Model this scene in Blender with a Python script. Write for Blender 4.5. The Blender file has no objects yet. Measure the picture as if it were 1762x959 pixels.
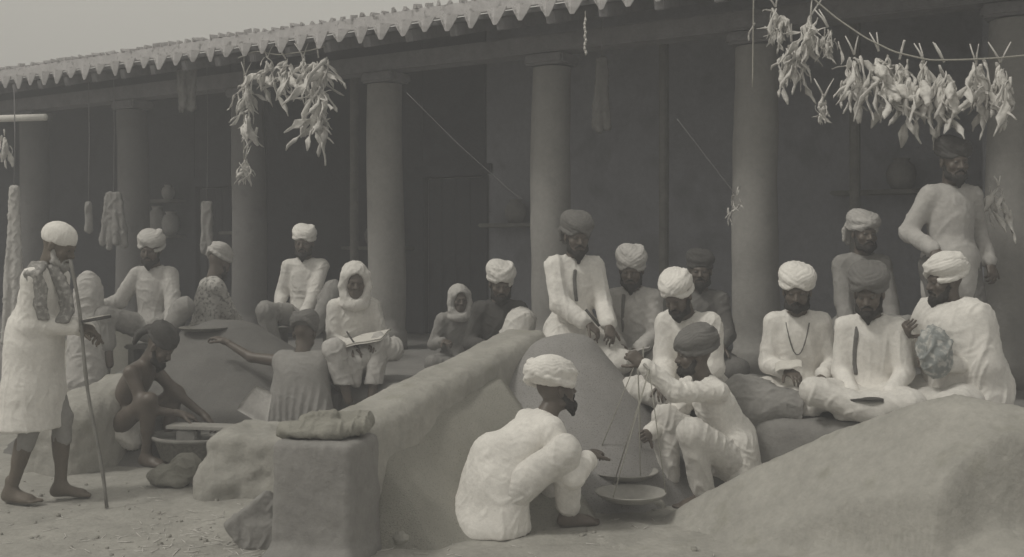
import bpy, math, random
import numpy as np
from mathutils import Vector, Matrix

# ------------------------------------------------------------------ camera, sky, sun, exposure
SC = bpy.context.scene
COL = SC.collection
EYE = 1.5
FPX = 1889.0
cam = bpy.data.cameras.new("camera")
camo = bpy.data.objects.new("camera", cam)
COL.objects.link(camo)
camo.location = (0, 0, EYE)
camo.rotation_euler = (math.radians(90), 0, 0)
cam.sensor_width = 36.0
cam.lens = 36.0 * FPX / 1762.0
cam.shift_x = 0.0
cam.shift_y = -49.5 / 1762.0
cam.clip_start = 0.05
cam.clip_end = 2000
SC.camera = camo

SUN_EL, SUN_AZ = 52.0, -118.0          # azimuth measured from +Y towards +X
W = bpy.data.worlds.new("World")
SC.world = W
W.use_nodes = True
nt = W.node_tree
nt.nodes.clear()
sky = nt.nodes.new('ShaderNodeTexSky')
sky.sky_type = 'NISHITA'
sky.sun_disc = False
sky.sun_elevation = math.radians(SUN_EL)
sky.sun_rotation = math.radians(SUN_AZ)
sky.dust_density = 6.0
sky.air_density = 1.5
mixs = nt.nodes.new('ShaderNodeMix')
mixs.data_type = 'RGBA'
mixs.inputs[0].default_value = 0.97      # hazy, almost even overcast
mixs.inputs[7].default_value = (4.2, 4.02, 3.55, 1)
bgn = nt.nodes.new('ShaderNodeBackground')
bgn.inputs[1].default_value = 0.130
wo = nt.nodes.new('ShaderNodeOutputWorld')
nt.links.new(sky.outputs[0], mixs.inputs[6])
nt.links.new(mixs.outputs[2], bgn.inputs[0])
nt.links.new(bgn.outputs[0], wo.inputs[0])

sl = bpy.data.lights.new("sun", 'SUN')
sl.energy = 1.4
sl.angle = math.radians(10)
sl.color = (1.0, 0.965, 0.88)
so = bpy.data.objects.new("sun", sl)
COL.objects.link(so)
_el, _az = math.radians(SUN_EL), math.radians(SUN_AZ)
tosun = Vector((math.sin(_az) * math.cos(_el), math.cos(_az) * math.cos(_el), math.sin(_el)))
so.rotation_euler = tosun.to_track_quat('Z', 'Y').to_euler()
so.location = (0, 0, 20)

SC.view_settings.view_transform = 'Standard'
SC.view_settings.look = 'None'
SC.view_settings.exposure = 0.0
SC.view_settings.gamma = 1.0

# ------------------------------------------------------------------ helpers
rnd = random.Random(7)
HAZE = .025
UD = np.array([.844, -.536, 0.])      # along the shop front, to the right and nearer
VD = np.array([.536, .844, 0.])       # into the building
P4 = np.array([2.0, 9.0, 0.])         # the fourth pillar


def at(px, py, z):
    """photo pixel at depth z -> world"""
    return np.array([(px - 881.) / FPX * z, z, EYE - (py - 430.) / FPX * z])


def uv(u, v, h=0.):
    return P4 + UD * u + VD * v + np.array([0, 0, h])


def mat(name, col, rough=.9, var=.12, scale=6., bump=.3, bscale=60., fine=.16, spots=None, spec=.2):
    m = bpy.data.materials.new(name)
    m.use_nodes = True
    t = m.node_tree
    b = t.nodes['Principled BSDF']
    b.inputs['Roughness'].default_value = rough
    b.inputs['Specular IOR Level'].default_value = spec
    tc = t.nodes.new('ShaderNodeTexCoord')
    n1 = t.nodes.new('ShaderNodeTexNoise')
    n1.inputs['Scale'].default_value = scale
    n1.inputs['Detail'].default_value = 8
    n1.inputs['Roughness'].default_value = .65
    r = t.nodes.new('ShaderNodeValToRGB')
    r.color_ramp.elements[0].position = .3
    r.color_ramp.elements[1].position = .7
    c = np.array(col)
    r.color_ramp.elements[0].color = (*np.clip(c * (1 - var), 0, 1), 1)
    r.color_ramp.elements[1].color = (*np.clip(c * (1 + var), 0, 1), 1)
    t.links.new(tc.outputs['Object'], n1.inputs['Vector'])
    t.links.new(n1.outputs['Fac'], r.inputs['Fac'])
    out = r.outputs['Color']
    if spots:
        n3 = t.nodes.new('ShaderNodeTexNoise')
        n3.inputs['Scale'].default_value = spots[0]
        n3.inputs['Detail'].default_value = 4
        r3 = t.nodes.new('ShaderNodeValToRGB')
        r3.color_ramp.elements[0].position = spots[1]
        r3.color_ramp.elements[1].position = spots[1] + .12
        r3.color_ramp.elements[0].color = (0, 0, 0, 1)
        r3.color_ramp.elements[1].color = (1, 1, 1, 1)
        mx = t.nodes.new('ShaderNodeMix')
        mx.data_type = 'RGBA'
        t.links.new(tc.outputs['Object'], n3.inputs['Vector'])
        t.links.new(n3.outputs['Fac'], r3.inputs['Fac'])
        t.links.new(r3.outputs['Color'], mx.inputs[0])
        t.links.new(out, mx.inputs[6])
        mx.inputs[7].default_value = (*spots[2], 1)
        out = mx.outputs[2]
    n4 = t.nodes.new('ShaderNodeTexNoise')
    n4.inputs['Scale'].default_value = bscale * .9
    n4.inputs['Detail'].default_value = 10
    n4.inputs['Roughness'].default_value = .8
    mr = t.nodes.new('ShaderNodeMapRange')
    mr.inputs[1].default_value = .25; mr.inputs[2].default_value = .75
    mr.inputs[3].default_value = 1 - fine; mr.inputs[4].default_value = 1 + fine
    mm = t.nodes.new('ShaderNodeMix'); mm.data_type = 'RGBA'; mm.blend_type = 'MULTIPLY'
    mm.inputs[0].default_value = 1
    t.links.new(tc.outputs['Object'], n4.inputs['Vector'])
    t.links.new(n4.outputs['Fac'], mr.inputs[0])
    t.links.new(out, mm.inputs[6]); t.links.new(mr.outputs[0], mm.inputs[7])
    out = mm.outputs[2]
    t.links.new(out, b.inputs['Base Color'])
    n2 = t.nodes.new('ShaderNodeTexNoise')
    n2.inputs['Scale'].default_value = bscale
    n2.inputs['Detail'].default_value = 12
    n2.inputs['Roughness'].default_value = .62
    bp = t.nodes.new('ShaderNodeBump')
    bp.inputs['Strength'].default_value = bump
    bp.inputs['Distance'].default_value = .01
    t.links.new(tc.outputs['Object'], n2.inputs['Vector'])
    t.links.new(n2.outputs['Fac'], bp.inputs['Height'])
    t.links.new(bp.outputs['Normal'], b.inputs['Normal'])
    return m


def g(v, w=.93):
    """a slightly warm grey"""
    return (v, v * .975, v * (w + .01))


M = {
    'white': mat('white_cotton', g(.80, .92), .95, .07, 9, .35, 45),
    'white2': mat('off_white_cotton', g(.70, .92), .95, .10, 9, .35, 45),
    'white3': mat('dull_white_cotton', g(.50, .93), .95, .12, 9, .35, 45),
    'grey': mat('grey_cotton', g(.30), .95, .14, 9, .35, 45),
    'grey2': mat('dark_grey_cotton', g(.17), .95, .16, 9, .35, 45),
    'dark': mat('dark_cloth', g(.085), .95, .2, 9, .35, 45),
    'print': mat('printed_cotton', g(.52, .92), .95, .1, 9, .3, 45, spots=(38, .50, g(.22))),
    'bluish': mat('striped_cotton', (.30, .32, .32), .95, .1, 9, .3, 45, spots=(26, .5, (.52, .52, .50))),
    'scarf': mat('woven_scarf', g(.26), .95, .1, 9, .5, 60, spots=(42, .50, g(.44))),
    'skin': mat('skin', (.118, .098, .082), .42, .16, 14, .25, 120, spec=.5),
    'skin2': mat('skin_weathered', (.15, .128, .105), .62, .12, 14, .15, 120, spec=.35),
    'hair': mat('black_hair', (.05, .048, .045), .8, .3, 30, .9, 160),
    'hairw': mat('white_hair', g(.5), .9, .2, 30, .9, 160),
    'eye': mat('eye', (.10, .095, .09), .25, .5, 60, 0, 10, spec=.5),
    'ground': mat('dusty_earth', g(.37, .89), 1, .16, 2.2, 1., 30, .22, spots=(9, .60, g(.31, .89))),
    'mud': mat('mud_plaster', g(.38, .89), 1, .14, 3.5, 1., 22, .2, spots=(5, .58, g(.33, .86))),
    'mudd': mat('damp_mud_plaster', g(.27, .93), 1, .14, 4, .7, 30),
    'grain': mat('pale_grain', g(.36, .87), 1, .10, 5, .9, 160, spots=(120, .55, g(.26, .86))),
    'grain3': mat('brown_grain', g(.345, .95), 1, .10, 5, .9, 160, spots=(120, .55, g(.22, .9))),
    'grain2': mat('dark_grain', g(.20, .93), 1, .14, 5, .9, 160, spots=(120, .55, g(.15, .9))),
    'wall_shade': mat('shade_painted_plaster', (.066, .068, .078), 1, .2, 1.6, .9, 20, spots=(2.2, .56, (.045, .046, .052))),  # wall plaster darkened to put the left end's shade into its colour
    'pillard': mat('shade_painted_pillar', g(.17, .95), 1, .12, 3, .6, 25, spots=(4, .6, g(.13, .95))),  # pillar copy with the shade of the left end painted in
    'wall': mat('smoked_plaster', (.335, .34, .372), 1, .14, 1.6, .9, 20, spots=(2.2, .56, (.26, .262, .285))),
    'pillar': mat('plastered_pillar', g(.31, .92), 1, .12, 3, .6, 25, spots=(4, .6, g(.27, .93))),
    'wood': mat('weathered_wood', g(.22, .9), .9, .25, 8, .6, 40),
    'woodd': mat('smoked_wood', g(.24, 1.0), .9, .2, 8, .6, 40),
    'iron': mat('weathered_iron', g(.52, .97), .8, .16, 12, .4, 60, spots=(16, .58, g(.24, .95))),
    'husk': mat('dried_husk', g(.68, .92), .9, .16, 18, .6, 60),
    'rope': mat('fibre_rope', g(.40, .86), 1, .2, 60, .8, 200),
    'paper': mat('paper', g(.66, .9), .9, .06, 9, .1, 60),
    'metal': mat('dull_brass', g(.34, .9), .55, .15, 10, .2, 40, spec=.5),
    'basket': mat('basket_cane', g(.20, .88), .95, .3, 40, .9, 90),
    'stone': mat('rubble', g(.34, .88), 1, .2, 8, .9, 30),
    'jute': mat('sacking', g(.33, .86), 1, .14, 12, .9, 140),
}


def mesh(name, V, F, m, smooth=True):
    me = bpy.data.meshes.new(name)
    V = np.asarray(V, dtype=np.float32)
    if isinstance(F, np.ndarray):
        nf, w = F.shape
        me.vertices.add(len(V))
        me.vertices.foreach_set('co', V.ravel())
        me.loops.add(nf * w)
        me.loops.foreach_set('vertex_index', F.ravel().astype(np.int32))
        me.polygons.add(nf)
        me.polygons.foreach_set('loop_start', np.arange(0, nf * w, w, dtype=np.int32))
        me.polygons.foreach_set('loop_total', np.full(nf, w, dtype=np.int32))
        me.update(calc_edges=True)
        me.validate()
    else:
        me.from_pydata([tuple(map(float, v)) for v in V], [], F)
        me.update()
    me.polygons.foreach_set('use_smooth', [smooth] * len(me.polygons))
    if m is not None:
        me.materials.append(m)
    return me


def link(name, me, parent=None, loc=None):
    o = bpy.data.objects.new(name, me)
    COL.objects.link(o)
    if parent is not None:
        o.parent = parent
    if loc is not None:
        o.location = loc
    return o


def tag(o, label=None, cat=None, group=None, kind=None):
    if label: o['label'] = label
    if cat: o['category'] = cat
    if group: o['group'] = group
    if kind: o['kind'] = kind
    return o


def empty(name, loc, label, cat, group=None):
    o = bpy.data.objects.new(name, None)
    o.empty_display_size = .1
    COL.objects.link(o)
    o.location = tuple(map(float, loc))
    return tag(o, label, cat, group)


# ---- implicit shapes on a grid, meshed with surface nets
class Field:
    def __init__(s, lo, hi, h):
        s.lo = np.array(lo, float); s.h = h
        s.n = np.maximum(np.ceil((np.array(hi, float) - s.lo) / h).astype(int) + 1, 4)
        s.D = np.full(tuple(s.n), 1.0, np.float32)

    def sub(s, lo, hi):
        a = np.clip(np.floor((np.array(lo) - s.lo) / s.h).astype(int), 0, s.n - 1)
        b = np.clip(np.ceil((np.array(hi) - s.lo) / s.h).astype(int) + 1, 1, s.n)
        if np.any(b <= a): return None
        ax = [(s.lo[i] + s.h * np.arange(a[i], b[i])).astype(np.float32) for i in range(3)]
        return (slice(a[0], b[0]), slice(a[1], b[1]), slice(a[2], b[2])), ax[0][:, None, None], ax[1][None, :, None], ax[2][None, None, :]

    def put(s, sl, d, k, cut):
        a = s.D[sl]
        d = d.astype(np.float32)
        k = max(k, 1e-4)
        if cut:
            h = np.maximum(k - np.abs(-a - d), 0) / k
            s.D[sl] = -(np.minimum(-a, d) - h * h * k * .25)
        else:
            h = np.maximum(k - np.abs(a - d), 0) / k
            s.D[sl] = np.minimum(a, d) - h * h * k * .25

    def cone(s, a, b, ra, rb=None, k=.03, cut=False):
        if rb is None: rb = ra
        a = np.array(a, float); b = np.array(b, float)
        p = max(ra, rb) + k + 3 * s.h
        q = s.sub(np.minimum(a, b) - p, np.maximum(a, b) + p)
        if q is None: return s
        sl, X, Y, Z = q
        ba = b - a
        L = max(float(ba @ ba), 1e-9)
        t = np.clip(((X - a[0]) * ba[0] + (Y - a[1]) * ba[1] + (Z - a[2]) * ba[2]) / L, 0, 1)
        d = np.sqrt((X - a[0] - t * ba[0]) ** 2 + (Y - a[1] - t * ba[1]) ** 2 + (Z - a[2] - t * ba[2]) ** 2) - (ra + (rb - ra) * t)
        s.put(sl, d, k, cut)
        return s

    def path(s, pts, rs, k=.02):
        for i in range(len(pts) - 1):
            r0, r1 = (rs, rs) if np.isscalar(rs) else (rs[i], rs[i + 1])
            s.cone(pts[i], pts[i + 1], r0, r1, k)
        return s

    def ell(s, c, r, fr=None, k=.03, cut=False):
        """ellipsoid; fr = three axis vectors for the radii"""
        c = np.array(c, float); r = np.array(r, float)
        p = r.max() + k + 3 * s.h
        q = s.sub(c - p, c + p)
        if q is None: return s
        sl, X, Y, Z = q
        fr = np.eye(3) if fr is None else np.array(fr, float)
        x, y, z = X - c[0], Y - c[1], Z - c[2]
        l = [x * fr[i][0] + y * fr[i][1] + z * fr[i][2] for i in range(3)]
        k0 = np.sqrt(sum((l[i] / r[i]) ** 2 for i in range(3)))
        k1 = np.sqrt(sum((l[i] / r[i] ** 2) ** 2 for i in range(3))) + 1e-6
        s.put(sl, k0 * (k0 - 1) / k1, k, cut)
        return s

    def box(s, c, r, fr=None, rr=.03, k=.03, cut=False):
        c = np.array(c, float); r = np.array(r, float)
        p = np.linalg.norm(r) + k + 3 * s.h
        q = s.sub(c - p, c + p)
        if q is None: return s
        sl, X, Y, Z = q
        fr = np.eye(3) if fr is None else np.array(fr, float)
        x, y, z = X - c[0], Y - c[1], Z - c[2]
        l = [np.abs(x * fr[i][0] + y * fr[i][1] + z * fr[i][2]) - (r[i] - rr) for i in range(3)]
        out = np.sqrt(sum(np.maximum(v, 0) ** 2 for v in l))
        s.put(sl, out + np.minimum(np.maximum(np.maximum(l[0], l[1]), l[2]), 0) - rr, k, cut)
        return s

    def floor(s, z):
        """cut everything below z"""
        Z = (s.lo[2] + s.h * np.arange(s.n[2]))[None, None, :]
        s.D = np.maximum(s.D, (z - Z).astype(np.float32))
        return s

    def march(s, p, d, far=1.0):
        """first surface point from p along d"""
        d = np.array(d, float) / np.linalg.norm(d)
        p = np.array(p, float)
        t = 0
        while t < far:
            q = p + d * t
            i = np.round((q - s.lo) / s.h).astype(int)
            if np.all(i >= 0) and np.all(i < s.n) and s.D[tuple(i)] < 0:
                return q
            t += s.h * .5
        return None

    def nets(s, smooth=1):
        D = s.D.copy()
        D[0] = D[-1] = 1; D[:, 0] = D[:, -1] = 1; D[:, :, 0] = D[:, :, -1] = 1
        S = D < 0
        cnt = np.zeros(tuple(s.n - 1), np.uint8)
        for i in (0, 1):
            for j in (0, 1):
                for k in (0, 1):
                    cnt += S[i:s.n[0] - 1 + i, j:s.n[1] - 1 + j, k:s.n[2] - 1 + k]
        act = (cnt > 0) & (cnt < 8)
        I, J, K = np.nonzero(act)
        if len(I) == 0: return np.zeros((0, 3)), np.zeros((0, 4), int)
        idx = np.full(act.shape, -1, np.int32)
        idx[I, J, K] = np.arange(len(I))
        acc = np.zeros((len(I), 3)); num = np.zeros(len(I))
        for ax in range(3):
            o = [q for q in range(3) if q != ax]
            for u in (0, 1):
                for v in (0, 1):
                    off = [0, 0, 0]; off[o[0]] = u; off[o[1]] = v
                    of2 = list(off); of2[ax] = 1
                    d0 = D[I + off[0], J + off[1], K + off[2]]
                    d1 = D[I + of2[0], J + of2[1], K + of2[2]]
                    m = (d0 < 0) != (d1 < 0)
                    t = np.where(m, d0 / np.where(m, d0 - d1, 1), 0)
                    p = np.zeros((len(I), 3)); p[:] = off
                    p[:, ax] = t
                    acc[m] += p[m]; num[m] += 1
        V = np.stack([I, J, K], 1) + acc / np.maximum(num, 1)[:, None]
        V = s.lo + V * s.h
        Fs = []
        for ax in range(3):
            o = [q for q in range(3) if q != ax]
            a = S.take(range(0, s.n[ax] - 1), axis=ax); b = S.take(range(1, s.n[ax]), axis=ax)
            e = np.argwhere(a != b)
            e = e[(e[:, o[0]] > 0) & (e[:, o[1]] > 0) & (e[:, o[0]] < s.n[o[0]] - 1) & (e[:, o[1]] < s.n[o[1]] - 1)]
            if len(e) == 0: continue
            ins = a[tuple(e.T)]
            c = []
            for u, v in ((1, 1), (0, 1), (0, 0), (1, 0)):
                q = e.copy(); q[:, o[0]] -= u; q[:, o[1]] -= v
                c.append(idx[tuple(q.T)])
            f = np.stack(c, 1)
            flip = ins if ax != 1 else ~ins
            f[~flip] = f[~flip][:, ::-1]
            Fs.append(f)
        F = np.concatenate(Fs)
        F = F[(F >= 0).all(1)]
        for _ in range(smooth):
            V = V + .5 * lap(V, F)
        return V, F


def lap(V, F):
    n = len(V)
    acc = np.zeros((n, 3)); num = np.zeros(n)
    w = F.shape[1]
    for i in range(w):
        a, b = F[:, i], F[:, (i + 1) % w]
        for c in range(3):
            acc[:, c] += np.bincount(a, V[b, c], n) + np.bincount(b, V[a, c], n)
        num += np.bincount(a, minlength=n) + np.bincount(b, minlength=n)
    return acc / np.maximum(num, 1)[:, None] - V


def normals(V, F):
    fn = np.cross(V[F[:, 2]] - V[F[:, 0]], V[F[:, 3 if F.shape[1] > 3 else 2]] - V[F[:, 1 if F.shape[1] > 3 else 0]])
    N = np.zeros_like(V)
    for i in range(F.shape[1]):
        for c in range(3):
            N[:, c] += np.bincount(F[:, i], fn[:, c], len(V))
    return N / (np.linalg.norm(N, axis=1)[:, None] + 1e-12)


def wave(P, seed, lam, n=4, zs=.35, ridge=True):
    """sum of warped waves, long in z when zs < 1; about -1..1"""
    r = np.random.RandomState(seed)
    Q = P + .25 * lam * np.stack([np.sin(P @ (r.randn(3) * 1.6 / lam) + r.rand() * 6) for _ in range(3)], 1)
    v = np.zeros(len(P))
    for i in range(n):
        d = r.randn(3); d[2] *= zs; d /= np.linalg.norm(d)
        l = lam * (.6 + .9 * r.rand())
        w = np.sin(Q @ d * 2 * math.pi / l + r.rand() * 6.28)
        v += (1 - 2 * np.abs(w)) if ridge else w
    return v / n * 1.6


def crease(P, seed, lam, n, zs, sharp=.10):
    """narrow raised fold lines, 0..1"""
    r = np.random.RandomState(seed)
    Q = P + .35 * lam * np.stack([np.sin(P @ (r.randn(3) * 1.3 / lam) + r.rand() * 6) for _ in range(3)], 1)
    v = np.zeros(len(P))
    for i in range(n):
        d = r.randn(3); d[2] *= zs; d /= np.linalg.norm(d)
        w = np.sin(Q @ d * math.pi / (lam * (.7 + .7 * r.rand())) + r.rand() * 6.28)
        m = np.clip(.3 + .9 * np.sin(P @ (r.randn(3) * 1.2 / lam) + r.rand() * 6), 0, 1)
        v = np.maximum(v, np.exp(-w * w / sharp) * m)
    return v


def cloth(V, F, seed, amp=.006, lam=.10, zs=.4):
    N = normals(V, F)
    v = .5 * wave(V, seed, lam * 2, 2, zs * .6, False) + 1.9 * crease(V, seed + 2, lam * .75, 3, zs) + .8 * crease(V, seed + 5, lam * .38, 3, max(zs, .6), .2) - .6
    return V + N * (v * amp * .52)[:, None]


def rough(V, F, seed, amp=.01, lam=.3):
    N = normals(V, F)
    v = wave(V, seed, lam, 5, 1, False) + .5 * wave(V, seed + 3, lam * .4, 5, 1, False) + .3 * wave(V, seed + 5, lam * .15, 5, 1, False)
    return V + N * (v * amp)[:, None]


def join(parts):
    Vs, Fs, o = [], [], 0
    for V, F in parts:
        if len(V) == 0: continue
        Vs.append(V); Fs.append(F + o); o += len(V)
    return np.concatenate(Vs), np.concatenate(Fs)


def boxm(c, r, fr=None):
    c = np.array(c, float); r = np.array(r, float)
    fr = np.eye(3) if fr is None else np.array(fr, float)
    V = [c + sum(fr[i] * r[i] * s for i, s in enumerate(q)) for q in
         ((-1, -1, -1), (1, -1, -1), (1, 1, -1), (-1, 1, -1), (-1, -1, 1), (1, -1, 1), (1, 1, 1), (-1, 1, 1))]
    F = np.array([(0, 3, 2, 1), (4, 5, 6, 7), (0, 1, 5, 4), (1, 2, 6, 5), (2, 3, 7, 6), (3, 0, 4, 7)])
    return np.array(V), F


def bevelbox(name, c, r, fr, m, parent=None, bev=.012):
    """box with bevelled edges as its own mesh"""
    import bmesh
    V, F = boxm((0, 0, 0), r, fr)
    me = mesh(name, V, F, m, False)
    bm = bmesh.new(); bm.from_mesh(me)
    bmesh.ops.recalc_face_normals(bm, faces=bm.faces)
    bmesh.ops.bevel(bm, geom=bm.edges[:], offset=bev, segments=2, affect='EDGES')
    bm.to_mesh(me); bm.free()
    return link(name, me, parent, tuple(c))


def tube(pts, rs, n=8, closed=True):
    pts = np.array(pts, float)
    rs = np.full(len(pts), rs) if np.isscalar(rs) else np.array(rs)
    V, F = [], []
    T = np.gradient(pts, axis=0)
    up = np.array([0.1, .2, 1.]); 
    for i, p in enumerate(pts):
        t = T[i] / (np.linalg.norm(T[i]) + 1e-9)
        a = np.cross(t, up if abs(t @ up) < .95 else np.array([1., 0, 0])); a /= np.linalg.norm(a)
        b = np.cross(t, a)
        for j in range(n):
            q = 2 * math.pi * j / n
            V.append(p + rs[i] * (a * math.cos(q) + b * math.sin(q)))
    for i in range(len(pts) - 1):
        for j in range(n):
            F.append((i * n + j, i * n + (j + 1) % n, (i + 1) * n + (j + 1) % n, (i + 1) * n + j))
    m = len(pts)
    V += [pts[0], pts[-1]]
    for j in range(n):
        F.append((m * n, (j + 1) % n, j, m * n)); F.append((m * n + 1, (m - 1) * n + j, (m - 1) * n + (j + 1) % n, m * n + 1))
    F = np.array(F)
    # caps as triangles folded into quads are removed by validate; keep lists instead
    return np.array(V), F


def tubem(name, pts, rs, m, parent=None, n=8, loc=None):
    V, F = tube(pts, rs, n)
    Fl = [tuple(f) if len(set(f)) == 4 else tuple(f[:3]) for f in F.tolist()]
    if loc is not None: V = V - np.array(loc)
    me = mesh(name, V, Fl, m)
    return link(name, me, parent, None if (parent is not None or loc is None) else tuple(loc))


def lathe(name, prof, m, parent=None, loc=(0, 0, 0), n=40, fn=None):
    """prof: list of (radius, z); closed at the axis"""
    V, F = [], []
    for r, z in prof:
        for j in range(n):
            a = 2 * math.pi * j / n
            V.append([r * math.cos(a), r * math.sin(a), z])
    for i in range(len(prof) - 1):
        for j in range(n):
            F.append((i * n + j, i * n + (j + 1) % n, (i + 1) * n + (j + 1) % n, (i + 1) * n + j))
    F.append(tuple(range(n - 1, -1, -1))); F.append(tuple((len(prof) - 1) * n + j for j in range(n)))
    V = np.array(V)
    if fn: V = fn(V)
    return link(name, mesh(name, V, F, m), parent, loc)


def sheet(name, fn, xs, ys, m, drop=None):
    X, Y = np.meshgrid(xs, ys, indexing='ij')
    Z = fn(X, Y)
    V = np.stack([X.ravel(), Y.ravel(), Z.ravel()], 1)
    nx, ny = len(xs), len(ys)
    i, j = np.meshgrid(np.arange(nx - 1), np.arange(ny - 1), indexing='ij')
    a = (i * ny + j).ravel()
    F = np.stack([a, a + ny, a + ny + 1, a + 1], 1)
    if drop is not None:
        keep = (V[F, 2] > drop(V[F, 0], V[F, 1])).any(1)
        F = F[keep]
        used = np.zeros(len(V), bool); used[F.ravel()] = True
        re = np.cumsum(used) - 1
        F = re[F]; V = V[used]
    return mesh(name, V, F, m)


def n2(X, Y, seed, lam):
    r = np.random.RandomState(seed)
    v = np.zeros_like(X)
    for _ in range(6):
        a = r.rand() * 6.28; l = lam * (.5 + r.rand())
        v = v + np.sin((X * math.cos(a) + Y * math.sin(a)) * 6.28 / l + r.rand() * 6.28 + 1.5 * np.sin((X * math.sin(a) - Y * math.cos(a)) * 3.1 / l + r.rand() * 6))
    return v / 4


# ------------------------------------------------------------------ ground
def ground_h(X, Y):
    near = np.clip(1 - (np.hypot(X, Y - 6) - 6) / 6, 0, 1)
    return near * (.013 * n2(X, Y, 3, 1.6) + .009 * n2(X, Y, 4, .35) + .0045 * n2(X, Y, 8, .11))


def axis(a, b, step, far):
    m = np.arange(a, b, step)
    lo = a - np.cumsum(step * 1.5 ** np.arange(1, 22)); hi = b + np.cumsum(step * 1.5 ** np.arange(1, 22))
    return np.concatenate([[-far], lo[::-1][np.where(lo[::-1] > -far)], m, hi[hi < far], [far]])


go = link('ground', sheet('ground', ground_h, axis(-4.5, 4.5, .03, 140), axis(3.6, 9.5, .03, 140), M['ground']))
tag(go, 'pale trodden dusty earth in front of the shops', kind='structure')

# scattered clods: nobody could count them
cl = []
for i in range(420):
    x, y = rnd.uniform(-3.6, 3.2), rnd.uniform(4.6, 7.2)
    r = rnd.choice([.006, .008, .012, .018]) * rnd.uniform(.7, 1.2)
    V, F = boxm((0, 0, 0), (1, 1, 1))
    V = V / np.linalg.norm(V, axis=1)[:, None] * r * np.array([rnd.uniform(.7, 1.3) for _ in range(8)])[:, None]
    cl.append((V + [x, y, float(ground_h(np.array([[x]]), np.array([[y]]))[0, 0]) + r * .2], F))
V, F = join(cl)
tag(link('gravel', mesh('gravel', V, F, M['stone'])), 'small clods and pebbles scattered over the earth', 'gravel', kind='stuff')


# straw litter
cl = []
for i in range(520):
    if rnd.random() < .5: x, y = rnd.uniform(-3.8, 3.0), rnd.uniform(4.7, 7.0)
    else: x, y = rnd.gauss(-1.2, .5), rnd.gauss(5.6, .35)
    a_ = rnd.uniform(0, 6.28); L_ = rnd.uniform(.012, .05)
    fr0 = [np.array([math.cos(a_), math.sin(a_), rnd.uniform(-.1, .15)]), np.array([-math.sin(a_), math.cos(a_), 0]), np.array([0, 0, 1.])]
    cl.append(boxm((x, y, float(ground_h(np.array([[x]]), np.array([[y]]))[0, 0]) + .004), (L_, .0016, .0014), fr0))
V, F = join(cl)
tag(link('straw_litter', mesh('straw_litter', V, F, M['husk'])), 'bits of straw and chaff littering the earth', 'straw', kind='stuff')

# ------------------------------------------------------------------ the building
FR = [UD, VD, np.array([0, 0, 1.])]


def slab(u0, u1, v0, v1, z0, z1):
    return uv((u0 + u1) / 2, (v0 + v1) / 2, (z0 + z1) / 2), ((u1 - u0) / 2, (v1 - v0) / 2, (z1 - z0) / 2)


def solid(name, u0, u1, v0, v1, z0, z1, m, parent=None, bev=.012):
    c, r = slab(u0, u1, v0, v1, z0, z1)
    return bevelbox(name, c, r, FR, m, parent, bev)


U0, U1 = -15.0, 3.4
plinth = empty('plinth', uv(0, -1, 0), 'long raised mud platform of the shops on which the men sit', 'platform')
# plinth body with worn rounded front lip
PLH = .5
F_ = Field(uv(U0, -2.5)[:3] * 0 + [-13.0, 4.6, -.1], [6.0, 20.5, .7], .05)
c, r = slab(U0, U1, -2.3, 1.9, -.2, PLH)
F_.box(c, r, FR, .05, .02)
V, F = F_.nets(1)
V = rough(V, F, 12, .008, .5)
c0 = np.array(plinth.location)
link('platform_block', mesh('platform_block', V - c0, F, M['mudd']), plinth)

shop = empty('shop_building', uv(0, 2.2, 0), 'deep dark open-fronted shop building with back wall behind the pillars', 'building')
sc0 = np.array(shop.location)


def sp(name, u0, u1, v0, v1, z0, z1, m, bev=.012):
    c, r = slab(u0, u1, v0, v1, z0, z1)
    return bevelbox(name, c - sc0, r, FR, m, shop, bev)


# back wall pieces between doorways
doors = [(-8.6, -7.9), (-4.7, -3.8), (2.1, 3.0)]
e = U0
for a, b in doors:
    wm = M['wall_shade'] if b < -3.5 else M['wall']  # left pieces take the plaster with shade in its colour
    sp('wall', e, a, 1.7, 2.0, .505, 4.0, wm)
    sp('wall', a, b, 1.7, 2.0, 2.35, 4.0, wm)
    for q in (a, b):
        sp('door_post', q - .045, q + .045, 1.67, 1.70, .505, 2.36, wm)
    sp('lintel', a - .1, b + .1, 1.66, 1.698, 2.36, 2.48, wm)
    # plank door standing half a step inside its opening
    n = 4
    w = (b - a - .1) / n
    for k in range(n):
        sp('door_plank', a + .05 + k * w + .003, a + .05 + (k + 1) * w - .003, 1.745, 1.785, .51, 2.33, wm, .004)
    sp('door_backing', a, b, 1.80, 1.84, .51, 2.345, M['woodd'])
    e = b
sp('wall', e, U1, 1.7, 2.0, .505, 4.0, M['wall'])
for q0, q1 in ((U0 - .25, U0), (U1, U1 + .25)):
    sp('end_wall', q0, q1, -.9, 2.0, 0, 3.40, M['wall'])
    sp('end_wall', q0, q1, .8, 2.0, 3.404, 3.82, M['wall'])
    sp('end_wall', q0, q1, -.1, .798, 3.404, 3.60, M['wall'])
sp('rear_wall', U0, U1, 2.35, 2.5, 0, 4.2, M['wall'])
# inner partition walls
for q in (-5.82, 1.94 * .92):
    sp('partition_wall', q - .09, q + .09, .2, 1.7, .505, 3.6, M['wall_shade' if q < 0 else 'wall'])  # left partition has the same painted shade
# thin inner posts
for q in (-5.1, -1.25, .55):
    sp('inner_post', q - .04, q + .04, .9, .98, .505, 3.5, M['wood'])
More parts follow.
